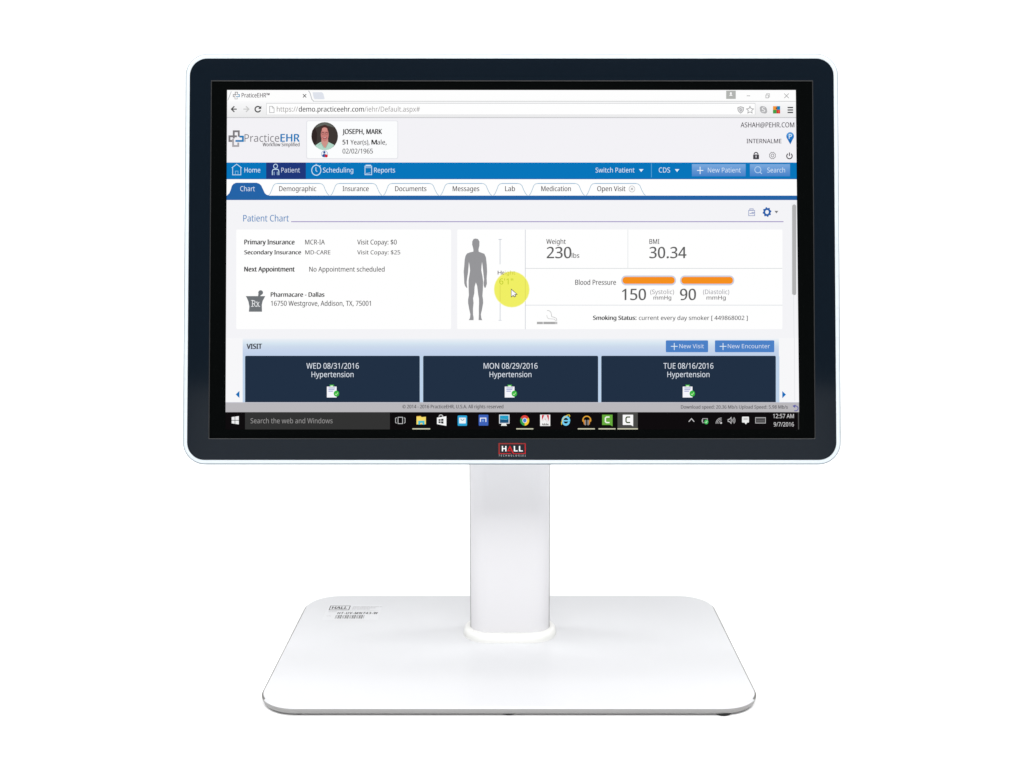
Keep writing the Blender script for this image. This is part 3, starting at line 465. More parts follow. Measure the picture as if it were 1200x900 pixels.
class Sheet:
    """flat coloured shapes in stacked layers on one plane, gathered into one mesh; x right, y down"""

    def __init__(self, place, step, first=1):
        self.place, self.step = place, step
        self.v, self.f, self.m, self.mats = [], [], [], []
        self.layer = first

    def _mat(self, c):
        m = c if isinstance(c, bpy.types.Material) else pixel(c)
        if m not in self.mats:
            self.mats.append(m)
        return self.mats.index(m)

    def add(self, pts, faces, c, up=0):
        b = len(self.v)
        mi = self._mat(c)
        for x, y in pts:
            self.v.append(self.place(x, y, (self.layer + up) * self.step))
        for f in faces:
            self.f.append(tuple(b + i for i in f)); self.m.append(mi)

    def poly(self, pts, c, up=0):
        cu = [Vector((x, y, 0)) for x, y in pts]
        from mathutils.geometry import tessellate_polygon
        self.add(pts, tessellate_polygon([cu]), c, up)

    def rect(self, x0, y0, x1, y1, c, up=0):
        self.add([(x0, y0), (x1, y0), (x1, y1), (x0, y1)], [(0, 1, 2, 3)], c, up)

    def rrect(self, x0, y0, x1, y1, r, c, up=0, n=5):
        p = [((x0 + x1)/2 + a, (y0 + y1)/2 + b) for a, b in rrect(x1 - x0, y1 - y0, r, n)]
        self.add(p, [tuple(range(len(p)))], c, up)

    def grad(self, x0, y0, x1, y1, c0, c1, n=8, up=0):
        for i in range(n):
            t = (i + 0.5) / n
            c = [a + (b - a) * t for a, b in zip(c0, c1)]
            self.rect(x0, y0 + (y1 - y0) * i / n, x1, y0 + (y1 - y0) * (i + 1) / n, c, up)

    def disc(self, x, y, rx, c, ry=None, up=0, n=28):
        ry = ry or rx
        self.add([(x + rx * math.cos(i * math.tau / n), y + ry * math.sin(i * math.tau / n)) for i in range(n)], [tuple(range(n))], c, up)

    def ring(self, x, y, r, w, c, a0=0, a1=360, up=0, n=28, ry=None):
        ry = ry or r
        k = ry / r
        p = []
        for i in range(n + 1):
            a = RAD(a0 + (a1 - a0) * i / n)
            p.append((x + (r + w/2) * math.cos(a), y + k * (r + w/2) * math.sin(a)))
            p.append((x + (r - w/2) * math.cos(a), y + k * (r - w/2) * math.sin(a)))
        self.add(p, [(2*i, 2*i + 2, 2*i + 3, 2*i + 1) for i in range(n)], c, up)

    def line(self, pts, w, c, up=0):
        """mitred stroke along a polyline"""
        n = len(pts)
        p = []
        for i in range(n):
            a, b = Vector(pts[max(i - 1, 0)]), Vector(pts[min(i + 1, n - 1)])
            q = Vector(pts[i])
            d1 = (q - a).normalized() if i > 0 else (b - q).normalized()
            d2 = (b - q).normalized() if i < n - 1 else d1
            nrm = Vector((-d1.y - d2.y, d1.x + d2.x))
            nrm = nrm.normalized() if nrm.length > 1e-6 else Vector((-d1.y, d1.x))
            k = max(0.4, nrm.dot(Vector((-d1.y, d1.x))))
            p += [tuple(q + nrm * w / 2 / k), tuple(q - nrm * w / 2 / k)]
        self.add(p, [(2*i, 2*i + 2, 2*i + 3, 2*i + 1) for i in range(n - 1)], c, up)

    def frame(self, x0, y0, x1, y1, w, c, up=0):
        for r in ((x0, y0, x1, y0 + w), (x0, y1 - w, x1, y1), (x0, y0 + w, x0 + w, y1 - w), (x1 - w, y0 + w, x1, y1 - w)):
            self.rect(*r, c, up)

    def text(self, s, x0, x1, base, cap, c, bold=0.0, up=1, track=0.0):
        """a line of lettering from x0 to x1 with its baseline at y = base and capitals `cap` high"""
        size = cap / 0.714
        if not isinstance(c, bpy.types.Material):
            if sum(c) < 400 and cap < 7:           # small dark lettering is a touch heavier than pale lettering
                bold += 0.012
                c = tuple(v * 0.75 for v in c)
        xs, x = [], 0.0
        lo, hi = None, 0.0
        for ch in s:
            a, cs = GLYPHS[ch]
            if cs:
                l = min(p[0] for k in cs for p in k); h = max(p[0] for k in cs for p in k)
                lo = x + l if lo is None else lo
                hi = x + h
            xs.append(x)
            x += a + track
        k = (x1 - x0) / (hi - lo)
        # heavier lettering is struck twice, slightly apart
        strikes = [(-bold, 0.0, 0.0), (bold, bold * 0.8, 0.35)] if bold > 0.003 else [(0.0, 0.0, 0.0)]
        for ch, x in zip(s, xs):
            if GLYPHS[ch][1]:
                v, f = glyph_mesh(ch)
                for dx, dy, dz in strikes:
                    self.add([(x0 + (x + p[0] - lo) * k + dx * size, base - (p[1] + dy) * size) for p in v], f, c, up + dz)

    def build(self, name, parent):
        me = bpy.data.meshes.new(name)
        me.from_pydata([tuple(v) for v in self.v], [], self.f)
        for p, i in zip(me.polygons, self.m):
            p.material_index = i
        return link(name, me, parent, self.mats)


def on_screen(x, y, z):
    u, v = scr(x, y)
    return head(u, v, SCREEN_W + z)


def page():
    return Sheet(on_screen, 0.00003)


def lx(y):                         # left and right edge of the lit picture
    return 265.9 - (y - 105) * 0.0048


def rx(y):
    return 932.8 + (y - 105) * 0.0103


def band(s, y0, y1, c, up=0):
    s.add([(lx(y0), y0), (rx(y0), y0), (rx(y1), y1), (lx(y1), y1)], [(0, 1, 2, 3)], c, up)


# --- browser bar
s = page()
band(s, 105.2, 118.3, (254, 254, 254))
for i in range(10):
    g = 250 - 14 * i / 9
    band(s, 118.3 + 1.92*i, 118.3 + 1.92*(i + 1), (g, g, g + 1))
band(s, 137.0, 138.0, (200, 200, 203), 1)
s.line([(366.5, 118.4), (932.6, 118.4)], 0.8, (203, 204, 205), 1)
s.line([(266.6, 117.5), (268.2, 113.5), (270.8, 106.8)], 0.7, (175, 178, 182), 1)
s.line([(361.3, 106), (363, 108.5), (365.3, 116.2), (367.5, 118.4)], 0.9, (185, 187, 192), 1)
s.poly([(366, 107.8), (377, 107.8), (378.6, 109.2), (380.3, 115.2), (379.4, 116), (369, 116), (367.6, 115)], (223, 227, 236), 1)
GR, BL = (150, 148, 150), (84, 148, 186)
def cross_logo(s, x0, y0, k, g, b, w):
    """four interlocked open links forming a cross; the right-hand link is blue"""
    P = lambda q: [(x0 + a * k, y0 + c * k) for a, c in q]
    s.line(P([(6.2, 9.6), (6.2, 1), (12.2, 1), (12.2, 7.5)]), w, g, 1)
    s.line(P([(10, 7), (1, 7), (1, 12.6), (5.6, 12.6)]), w, g, 1)
    s.line(P([(5.4, 10), (5.4, 18.6), (11.6, 18.6), (11.6, 14.5)]), w, tuple(v + 45 for v in g), 2)
    s.line(P([(13, 7.4), (17.2, 7.4), (17.2, 12.6), (8.2, 12.6)]), w, b, 3)
cross_logo(s, 272.6, 107.3, 0.45, GR, BL, 0.9)
s.text('PraticeEHR™', 283, 315.6, 113.9, 5.1, (92, 76, 84))
s.line([(354.8, 110), (358.7, 114)], 0.9, (80, 80, 80), 1); s.line([(358.7, 110), (354.8, 114)], 0.9, (80, 80, 80), 2)
for x0, x1, t, c in ((271, 277.2, -1, (72, 72, 72)), (285, 291.4, 1, (203, 203, 203))):
    tip = x0 if t < 0 else x1
    s.line([(x0, 127.6), (x1, 127.6)], 1.3, c, 1)
    s.line([(tip - t*3.4, 124.3), (tip, 127.6), (tip - t*3.4, 130.9)], 1.4, c, 2)
s.ring(301.9, 127.7, 3.2, 1.5, (74, 74, 74), 20, 325, 1)
s.poly([(306, 123.6), (306, 127.3), (302.4, 127.3)], (74, 74, 74), 2)
s.rect(311.8, 120.4, 885.4, 134.2, (202, 203, 205), 1); s.rect(312.3, 121.1, 884.9, 134, (255, 255, 255), 2)
s.line([(315.7, 124.3), (319, 124.3), (321, 126.4), (321, 131.7), (315.7, 131.7), (315.7, 124)], 0.7, (168, 168, 170), 3)
s.line([(318.9, 124.3), (318.9, 126.5), (321, 126.5)], 0.6, (178, 178, 180), 4)
s.text('https://', 324.2, 349, 130.6, 5.9, (146, 142, 140), up=3)
s.text('demo.practiceehr.com', 350, 426.3, 130.6, 5.9, (70, 66, 68), up=3)
s.text('/iehr/Default.aspx#', 426.9, 492, 130.6, 5.9, (148, 144, 144), up=3)
s.poly([(864.3, 125.5), (868.2, 124.3), (872.1, 125.5), (871.8, 129), (870.6, 131), (868.2, 132.9), (865.8, 131), (864.6, 129)], (165, 165, 166), 3)
s.poly([(865.2, 126.2), (868.2, 125.2), (871.2, 126.2), (870.9, 128.9), (869.9, 130.5), (868.2, 131.8), (866.5, 130.5), (865.5, 128.9)], (228, 228, 229), 4)
s.poly([(866.3, 127), (868.2, 126.4), (870.1, 127), (869.4, 129.6), (868.2, 130.7), (867, 129.6)], (178, 178, 180), 5)
s.line([(866.6, 129.4), (870, 126.6)], 0.6, (228, 228, 229), 6)
st = [(879.1 + r * math.sin(i * math.pi / 5), 128.7 - r * math.cos(i * math.pi / 5)) for i in range(10) for r in [4.4 if i % 2 == 0 else 2.1]]
s.line(st + [st[0], st[1]], 0.7, (140, 140, 142), 3)
s.disc(894.9, 128.4, 4.1, (178, 178, 180), up=1); s.disc(893.2, 126.6, 2.6, (178, 178, 180), up=2); s.disc(896.7, 130.2, 2.6, (178, 178, 180), up=3)
s.text('S', 893, 896.8, 131, 5.2, (243, 243, 244), 0.02, up=4)
for i, c in enumerate(((243, 150, 52), (14, 132, 186), (66, 158, 70), (206, 40, 58))):
    x, y = 906.1 + 4.2 * (i % 2), 124.1 + 4.3 * (i // 2)
    s.rect(x, y, x + 4.2, y + 4.3, c, 1)
s.poly([(909, 126.5), (911.5, 124.6), (910.6, 128.2)], (120, 66, 40), 2); s.poly([(911.5, 129.5), (914.2, 128.8), (912.6, 133)], (240, 96, 40), 2)
for y in (125.7, 128.6, 131.5):
    s.line([(923.2, y), (929.7, y)], 1.45, (66, 66, 68), 1)
s.rect(851.2, 106, 862.4, 115.6, (178, 180, 177), 1)
s.disc(856.7, 109, 1.2, (252, 252, 252), up=2); s.poly([(854.7, 111.9), (855.7, 110.4), (857.7, 110.4), (858.7, 111.9)], (252, 252, 252), 2)
s.line([(875.3, 112), (879.3, 112)], 0.8, (165, 165, 166), 1)
s.frame(897.4, 110.6, 901, 114.8, 0.7, (158, 158, 158), 1); s.line([(898.6, 110.3), (898.6, 109.5), (902, 109.5), (902, 113.4), (901.2, 113.4)], 0.6, (168, 168, 168), 2)
s.line([(919.3, 109.3), (924.6, 114.7)], 0.75, (160, 160, 160), 1); s.line([(924.6, 109.3), (919.3, 114.7)], 0.75, (160, 160, 160), 2)
s.build('browser_bar', screen)

# --- page header
s = page()
band(s, 138.0, 190.2, (243, 242, 246))
cross_logo(s, 267.6, 152.6, 0.98, (125, 121, 125), (34, 124, 184), 2.2)
s.text('Practice', 286.3, 327, 165.9, 8.9, (122, 119, 124), -0.008)
s.text('EHR', 328.7, 350.7, 165.9, 8.9, (32, 124, 186), 0.03)
s.text('Workflow Simplified', 307.6, 350.8, 171.2, 4.2, (104, 100, 106), 0.006)
s.rrect(358.7, 141, 466.5, 186, 2.2, (226, 227, 232), 1); s.rrect(359.6, 141.7, 465.6, 185.2, 1.8, (252, 253, 254), 2)
# portrait photo of the patient, a small round picture
s.disc(380.3, 159.3, 15.6, (62, 55, 52), 16.4, 3)
s.poly([(368.5, 150), (374, 144.6), (380, 143.1), (386, 144.4), (392, 149.5), (386, 147.6), (376, 147.2)], (96, 100, 94), 4)
s.poly([(365.6, 153), (369, 149.3), (371.5, 156), (371, 165), (368.5, 169), (365.3, 163)], (48, 38, 37), 4)
s.poly([(369.3, 170.2), (374.2, 166.9), (377, 165.6), (383.6, 165.6), (386.6, 167.1), (391.6, 169.6), (389.6, 172.2), (385.4, 174.9), (380.3, 175.7), (374.6, 174.8), (371.3, 172.7)], (178, 216, 200), 4)
s.poly([(376.6, 162), (384.2, 162), (384.6, 168.2), (380.8, 173.6), (376.4, 168.4)], (206, 148, 138), 5)
s.disc(380.4, 151.6, 5.0, (74, 50, 46), 5.4, 5)
s.disc(380.4, 157.6, 4.6, (200, 126, 121), 8.0, 6)
s.disc(380.3, 151.5, 3.3, (214, 146, 138), 2.4, 7)
s.poly([(375.9, 153.6), (377.4, 149.6), (380.4, 148), (383.3, 149.5), (385, 153.6), (385.2, 150), (383.6, 147.1), (380.4, 146), (377, 147.2), (375.5, 150)], (72, 46, 44), 8)
for x in (378.3, 382.6):
    s.rect(x - 1.5, 154.9, x + 1.5, 155.5, (96, 58, 58), 8)
    s.ring(x, 156.2, 1.4, 0.35, (118, 74, 74), up=8, n=12)
s.poly([(380, 156.4), (380.9, 156.4), (381.5, 159.2), (379.4, 159.2)], (198, 122, 116), 8)
s.poly([(377.7, 160.7), (383.2, 160.7), (382, 162.6), (379, 162.6)], (158, 60, 66), 8); s.poly([(378.6, 161), (382.3, 161), (381.6, 161.6), (379.3, 161.6)], (226, 200, 196), 9)
s.line([(373, 170.3), (376.4, 167.6), (379.4, 173.2)], 0.7, (140, 186, 168), 9); s.line([(384.5, 167.4), (381.6, 173.2)], 0.7, (140, 186, 168), 9)
s.disc(380.2, 180.2, 3.9, (244, 246, 250), 4.2, 3); s.ring(380.2, 180.2, 3.7, 0.6, (150, 170, 208), up=4)
s.disc(379.9, 178.4, 1.3, (46, 84, 152), 1.5, 5); s.poly([(376.9, 182.6), (378.6, 180.3), (381.2, 180.3), (382.6, 182), (381.6, 183.8), (378.2, 183.7)], (46, 84, 152), 5)
s.disc(382.2, 182.5, 1.8, (212, 34, 48), up=6)
s.text('JOSEPH, MARK', 401.2, 447.4, 156.9, 5.8, (48, 48, 52), 0.022, up=3)
s.text('51', 401.4, 407.3, 169.2, 5.5, (44, 44, 48), 0.022, up=3)
s.text('Year(s),', 410.6, 432.8, 169.2, 5.5, (94, 92, 96), up=3)
s.text('M', 435.4, 441.4, 169.2, 5.5, (44, 44, 48), 0.022, up=3)
s.text('ale,', 441.9, 452.9, 169.2, 5.5, (84, 82, 88), up=3)
s.text('02/02/1965', 401.3, 436.8, 179.7, 5.6, (88, 88, 92), up=3)
s.text('ASHAH@PEHR.COM', 868.2, 931, 149, 5.8, (74, 66, 76), -0.002)
s.text('INTERNALME', 875.2, 916, 167.6, 5.0, (84, 74, 88))
s.poly([(922.2, 161.2), (930.2, 161.2), (926.4, 169)], (22, 104, 178), 1); s.disc(926.2, 159.4, 4.5, (34, 118, 196), 4.8, 2)
s.disc(926.1, 157.6, 3.7, (78, 152, 216), 2.7, 3)
s.text('P', 924.7, 928, 162.4, 5.5, (234, 244, 252), 0.01, up=4)
s.rrect(882.8, 180.8, 889.7, 186.4, 0.7, (68, 66, 72), 1); s.ring(886.2, 180.6, 2.2, 1.2, (68, 66, 72), 180, 360, 2); s.disc(886.2, 182.8, 0.8, (215, 214, 220), up=3); s.rect(885.8, 183, 886.6, 185, (215, 214, 220), 4)
g = [(905.5 + r * math.cos(i * math.pi / 8), 182 + r * 1.1 * math.sin(i * math.pi / 8)) for i in range(17) for r in [3.8 if i % 2 else 3.2]]
s.line(g, 0.7, (120, 118, 122), 1); s.ring(905.5, 182, 1.5, 0.7, (130, 128, 134), up=2, ry=1.8)
s.ring(925.4, 182.6, 3.2, 1.25, (76, 72, 76), -55, 235, 1); s.line([(925.4, 178.4), (925.4, 182.6)], 1.2, (76, 72, 76), 2)
s.build('page_header', screen)

# --- navigation bar
s = page()
NB, NL = (8, 117, 187), (203, 229, 246)
band(s, 190.2, 209.8, NB); band(s, 209.1, 209.8, (34, 98, 164), 1)
s.rect(311.7, 190.2, 358.2, 209.3, (32, 55, 122), 2)
s.line([(271.4, 196.6), (277.1, 192.1), (283, 196.6)], 0.75, NL, 3); s.line([(272.4, 196), (272.4, 204.7), (282, 204.7), (282, 196)], 0.75, NL, 4)
s.line([(275.6, 204.6), (275.6, 200.3), (278.7, 200.3), (278.7, 204.6)], 0.6, (130, 190, 230), 4)
s.text('Home', 286.3, 304.8, 201.9, 5.6, (216, 236, 250), 0.004, up=3)
s.ring(322.7, 194.6, 2.3, 0.8, NL, up=3, ry=2.5)
s.line([(318.9, 205), (318.9, 200.2), (320, 198.3), (325.6, 198.3), (326.6, 200.2), (326.6, 205)], 0.9, NL, 4); s.line([(321, 205), (321, 201)], 0.7, (170, 200, 228), 4); s.line([(324.7, 205), (324.7, 201)], 0.7, (170, 200, 228), 4)
s.text('Patient', 329.4, 351.3, 201.9, 5.6, (206, 216, 236), up=3)
s.ring(370.5, 199.3, 5.4, 0.95, NL, up=3, ry=5.9); s.line([(370, 195.6), (370, 199.6), (371.6, 201)], 0.8, NL, 4); s.line([(370.3, 193), (370.3, 192)], 1, NL, 4); s.line([(374, 194.6), (375.6, 194)], 0.9, NL, 5)
s.text('Scheduling', 378.3, 413.8, 201.9, 5.6, (214, 234, 249), 0.004, up=3)
s.line([(427.6, 194.4), (427.6, 204.5), (435.4, 204.5), (435.4, 194.4), (427.2, 194.4)], 0.8, NL, 3); s.line([(428.4, 193.4), (434.6, 193.4)], 1.1, NL, 4); s.line([(428, 196.3), (435, 196.3)], 0.5, NL, 4); s.line([(428.6, 203.2), (434, 202.4)], 0.5, NL, 5)
s.text('Reports', 438.3, 462.8, 201.9, 5.6, (214, 234, 249), 0.004, up=3)
s.text('Switch Patient', 698, 743.6, 201.9, 5.6, (222, 238, 250), up=3)
s.poly([(748.9, 198), (754.2, 198), (751.5, 201.3)], (232, 244, 252), 3)
s.line([(763.5, 191.2), (763.5, 207.6)], 0.7, (92, 164, 214), 3)
s.text('CDS', 772.2, 785.4, 201.9, 5.8, (222, 238, 250), up=3)
s.poly([(791, 198), (796.2, 198), (793.6, 201.3)], (232, 244, 252), 3)
for x0, x1 in ((811, 874), (879, 926)):
    s.grad(x0, 192, x1, 206.4, (126, 172, 223), (74, 130, 201), 10, 3)
s.line([(816.9, 199.5), (824.4, 199.5)], 0.9, (232, 243, 252), 4); s.line([(820.6, 195.2), (820.6, 203.8)], 0.9, (232, 243, 252), 5)
s.text('New Patient', 829.7, 868.3, 201.9, 5.6, (214, 230, 248), up=4)
s.ring(888.3, 198.7, 3.6, 0.8, (184, 214, 243), up=4); s.line([(890.9, 201.4), (893, 203.6)], 0.9, (184, 214, 243), 5)
s.text('Search', 899.3, 920.2, 201.9, 5.6, (212, 230, 248), up=4)
s.build('navigation_bar', screen)

# --- tab row
s = page()
band(s, 209.8, 229, (255, 255, 255)); band(s, 229, 234.2, (37, 99, 165))
s.poly([(266, 229.4), (266, 228.6), (268.6, 226), (270.2, 222), (271.4, 217.6), (273.4, 215.2), (276.5, 213.9), (300.5, 213.9), (303.6, 215), (305.8, 217), (308, 221.6), (310, 226), (312.4, 228.2), (315, 228.6), (315, 229.4)], (37, 99, 167), 1)
s.text('Chart', 281.3, 298.4, 223.8, 5.8, (220, 232, 246), up=2)
tabs = (('Demographic', 327, 370.4, 314.6, 385.4), ('Insurance', 401.4, 431.9, 387.4, 447.3), ('Documents', 463, 499.6, 449.3, 514), ('Messages', 530.5, 561.6, 516, 576),
        ('Lab', 592, 603.5, 578.4, 618), ('Medication', 634.4, 669, 620, 685), ('Open Visit', 700, 733, 687, 756.4))
for t, a, b, l, r in tabs:
    s.line([(l, 228.7), (l + 1.6, 227), (l + 3.4, 223), (l + 5.6, 217.2), (l + 7.4, 215.4), (l + 10, 214.8)], 0.62, (128, 172, 200), 1)
    s.line([(l + 10, 214.8), (r - 11, 214.8)], 0.95, (150, 184, 212), 2)
    s.line([(r - 11, 214.8), (r - 8.4, 215.4), (r - 6.4, 217.2), (r - 4, 223), (r - 1.8, 227), (r, 228.7)], 0.62, (128, 172, 200), 1)
    s.text(t, a, b, 223.8, 5.8, (88, 78, 84), up=2)
s.ring(740.7, 221.2, 3.4, 0.55, (165, 165, 168), up=2, ry=3.6); s.line([(739.3, 219.8), (742.1, 222.6)], 0.6, (130, 128, 132), 3); s.line([(742.1, 219.8), (739.3, 222.6)], 0.6, (130, 128, 132), 4)
s.build('tab_row', screen)

# --- patient chart
s = page()
band(s, 234.2, 396, (244, 244, 247))
s.text('Patient Chart', 284.8, 338.2, 259.4, 7.6, (84, 136, 190), 0.008)
s.line([(341, 259.6), (918.4, 259.6)], 1.05, (156, 142, 194), 1)
PB = (112, 130, 182)
s.line([(878.2, 246.3), (884.6, 246.3), (884.6, 252.6), (877.6, 252.6), (877.6, 246.3), (879, 246)], 0.65, PB, 1); s.frame(878.6, 244.1, 883.2, 246.2, 0.55, PB, 2); s.line([(878.6, 250), (880.6, 250), (881.8, 248.6), (884.2, 248.8)], 0.7, PB, 3); s.rect(881.6, 249.4, 883.6, 250.6, (150, 164, 204), 3)
g = [(899.1 + r * math.cos((i + 0.5) * math.pi / 16), 248.3 + r * 1.12 * math.sin((i + 0.5) * math.pi / 16)) for i in range(32) for r in [5.2 if (i // 2) % 2 else 4.2]]
s.poly(g, (40, 96, 170), 1); s.disc(899.1, 248.3, 2.1, (242, 244, 249), 2.4, 2)
s.poly([(907.8, 246.9), (912.4, 246.9), (910.1, 249.9)], (122, 122, 124), 1)
for x0, x1 in ((276.6, 528.6), (535.7, 917.2)):
    s.rrect(x0, 268.8, x1, 385.6, 1.6, (255, 255, 255), 1)
GL = (206, 209, 216)
s.line([(615.6, 269), (615.6, 385.8)], 0.8, GL, 2); s.line([(616, 314.4), (917, 314.4)], 0.75, (214, 217, 219), 2); s.line([(616, 357.5), (917.3, 357.5)], 0.75, (216, 219, 224), 2); s.line([(735.9, 269), (735.9, 314)], 0.8, (228, 231, 233), 2)
K, N = (56, 54, 56), (92, 88, 90)
s.text('Primary Insurance', 286.3, 344.9, 286.4, 5.6, K, 0.026, up=2)
s.text('MCR-IA', 357.5, 380.4, 286.4, 5.6, N, up=2)
s.text('Visit Copay: $0', 418.5, 464.8, 286.4, 5.6, N, up=2)
s.text('Secondary Insurance', 286.2, 352.5, 298, 4.8, K, 0.026, up=2)
s.text('MD-CARE', 357.6, 387, 298, 4.8, N, up=2)
s.text('Visit Copay: $25', 418.5, 468.9, 298, 4.8, N, up=2)
s.text('Next Appointment', 286.2, 345, 318.2, 5.6, K, 0.026, up=2)
s.text('No Appointment scheduled', 362.3, 450.5, 318.2, 5.6, N, up=2)
s.text('Pharmacare - Dallas', 317.2, 379.9, 347.8, 5.2, K, 0.026, up=2)
s.text('16750 Westgrove, Addison, TX, 75001', 317.3, 434.4, 358.3, 5.8, N, up=2)
MG = (112, 116, 120)
s.poly([(287.8, 346.9), (310.6, 346.9), (309.4, 349.2), (307.6, 352.5), (306.6, 357), (306.8, 365.2), (291.4, 365.2), (292, 359), (290.8, 353), (289.2, 349.4)], MG, 2)
s.disc(305.2, 342.8, 2.8, MG, up=2); s.poly([(302.6, 344), (305.6, 345.6), (304.8, 347), (302.2, 347)], MG, 3)
# serif Rx
W_ = (238, 240, 242)
s.text('Rx', 295.2, 304, 359.1, 7.2, W_, 0.0, up=4)
for x0, x1, y in ((294, 296.6, 351.9), (294, 297.2, 359.1), (299.4, 301.6, 359.1), (302.6, 304.6, 359.1), (300, 301.8, 353.8)):
    s.rect(x0, y - 0.35, x1, y + 0.25, W_, 5)
# standing figure
A_ = [(330, 172), (300, 178), (281, 212), (279, 258), (291, 300), (297, 330), (296, 357), (250, 366), (208, 382), (186, 415), (174, 470), (168, 560), (160, 640), (165, 715), (168, 800), (178, 838), (200, 866), (211, 868), (206, 832), (202, 790), (208, 735), (221, 655), (228, 570), (234, 500), (243, 556), (250, 622), (240, 690), (229, 762), (229, 840)]
B_ = [(230, 300), (233, 370), (222, 430), (222, 480), (238, 570), (254, 640), (249, 690), (232, 720), (298, 722), (300, 690), (292, 640), (291, 560), (299, 480), (293, 415), (309, 345), (314, 250), (331, 190), (350, 240), (364, 360), (375, 420), (376, 480), (373, 560), (374, 640), (370, 720), (421, 722), (408, 690), (402, 640), (418, 570), (434, 480), (432, 430), (424, 380), (430, 290)]
C_ = [(434, 780), (424, 700), (408, 622), (411, 560), (419, 500), (430, 590), (440, 690), (447, 745), (440, 800), (443, 840), (456, 868), (470, 862), (487, 808), (483, 730), (490, 640), (485, 540), (474, 440), (452, 388), (416, 374), (372, 358), (368, 325), (381, 272), (382, 215), (362, 180)]
FG = (150, 150, 153)
s.poly([(530 + x / 12, 265 + y / 12) for x, y in A_] + [(530 + x / 12, 315 + y / 12) for x, y in B_] + [(530 + x / 12, 265 + y / 12) for x, y in C_], FG, 2)
s.line([(586, 280.3), (586, 309.6)], 1.3, (222, 225, 230), 2); s.line([(584.2, 280.4), (587.8, 280.4)], 0.8, (188, 194, 204), 3)
s.line([(586.1, 352), (586.1, 375.3)], 1.3, (222, 225, 230), 2); s.line([(584.2, 375.3), (587.8, 375.3)], 0.8, (208, 213, 221), 3)
s.text('Weight', 640.3, 663, 285.7, 5.6, N, up=2)
s.text('230', 640.9, 669.4, 302.5, 13.1, (96, 96, 96), 0.016, up=2)
s.text('lbs', 670.1, 678.9, 302.1, 5.5, (104, 100, 102), up=2)
s.text('BMI', 761.2, 772.8, 285.7, 5.6, N, up=2)
s.text('30.34', 761.3, 804.4, 302.5, 13.1, (96, 96, 96), 0.016, up=2)
s.text('Blood Pressure', 674.2, 721.9, 333.7, 5.9, N, up=2)
for x0, x1 in ((728.1, 792.4), (797, 860.7)):
    s.rrect(x0, 322.7, x1, 334.3, 5.5, (204, 208, 226), 2, 8); s.rrect(x0 + 1.6, 324.4, x1 - 1.6, 332.4, 3.7, (246, 144, 31), 3, 8)
s.text('150', 729.2, 757, 351.6, 13.1, (96, 96, 96), 0.016, up=2); s.text('90', 797.2, 815.6, 351.6, 13.1, (96, 96, 96), 0.016, up=2)
s.text('(Systolic)', 762.1, 790, 344.5, 5.3, (138, 134, 140), up=2); s.text('mmHg', 766, 786.7, 351, 4.6, (112, 106, 110), up=2)
s.text('(Diastolic)', 824.1, 854.7, 344.5, 5.3, (140, 138, 148), up=2); s.text('mmHg', 828.2, 850.6, 351, 4.6, (112, 106, 110), up=2)
for x0, x1, c in ((629.2, 636.2, (172, 172, 172)), (636.8, 650.2, (168, 168, 168)), (650.2, 653.2, (192, 192, 192))):
    s.rect(x0, 377, x1, 379.8, c, 2)
s.line([(641, 363.8), (643.6, 364), (645.4, 365.6), (646.2, 368.4), (646.6, 371), (649, 371.6), (651.6, 372.8), (652.6, 374.4), (652.2, 376)], 0.7, (186, 186, 186), 2)
s.line([(640.8, 369.2), (641.4, 372), (642.6, 373.4), (646, 373.6), (649.6, 374), (651, 375.4), (651.4, 376.4)], 0.7, (206, 206, 206), 3)
s.text('Smoking Status:', 695.2, 745.8, 374.9, 4.9, (50, 48, 50), 0.028, up=2)
s.text('current every day smoker [ 449868002 ]', 748.8, 876.4, 374.9, 4.9, (82, 78, 80), up=2)
# scroll bar
s.rect(927.2, 237, 933.9, 345, (240, 241, 244), 1); s.rrect(928.6, 239.4, 933.3, 345.8, 2.3, (178, 178, 179), 2)
s.line([(930.2, 345), (930.8, 396)], 0.6, (226, 229, 232), 3)
s.build('patient_chart', screen)

# --- visit panel
s = page()
band(s, 396, 471.3, (247, 247, 249))
stops = [(396, (246, 246, 249)), (398, (232, 238, 246)), (402, (216, 231, 242)), (406, (205, 219, 237)), (411, (198, 213, 236)), (417.4, (192, 209, 234))]
for (ya, ca), (yb, cb) in zip(stops, stops[1:]):
    s.grad(284.1, ya, 913, yb, ca, cb, 4, 1)
s.rect(284.1, 417.4, 913.6, 471.3, (190, 211, 235), 1)
s.line([(931.2, 396), (931.6, 470)], 0.6, (228, 229, 232), 1)
s.text('VISIT', 289, 306.6, 408.9, 5.9, (40, 42, 50), 0.034, up=2)
for x0, x1, px, t, a, b in ((780.4, 830, 790.3, 'New Visit', 796.3, 825), (838, 907.6, 847.5, 'New Encounter', 853.1, 902.4)):
    s.rrect(x0, 398.8, x1, 412.7, 1.1, (76, 129, 199), 2, 3)
    s.line([(px - 4, 405.8), (px + 4, 405.8)], 0.85, (226, 240, 250), 3); s.line([(px, 401.9), (px, 410.1)], 0.85, (226, 240, 250), 4)
    s.text(t, a, b, 408, 4.8, (214, 226, 244), up=3)
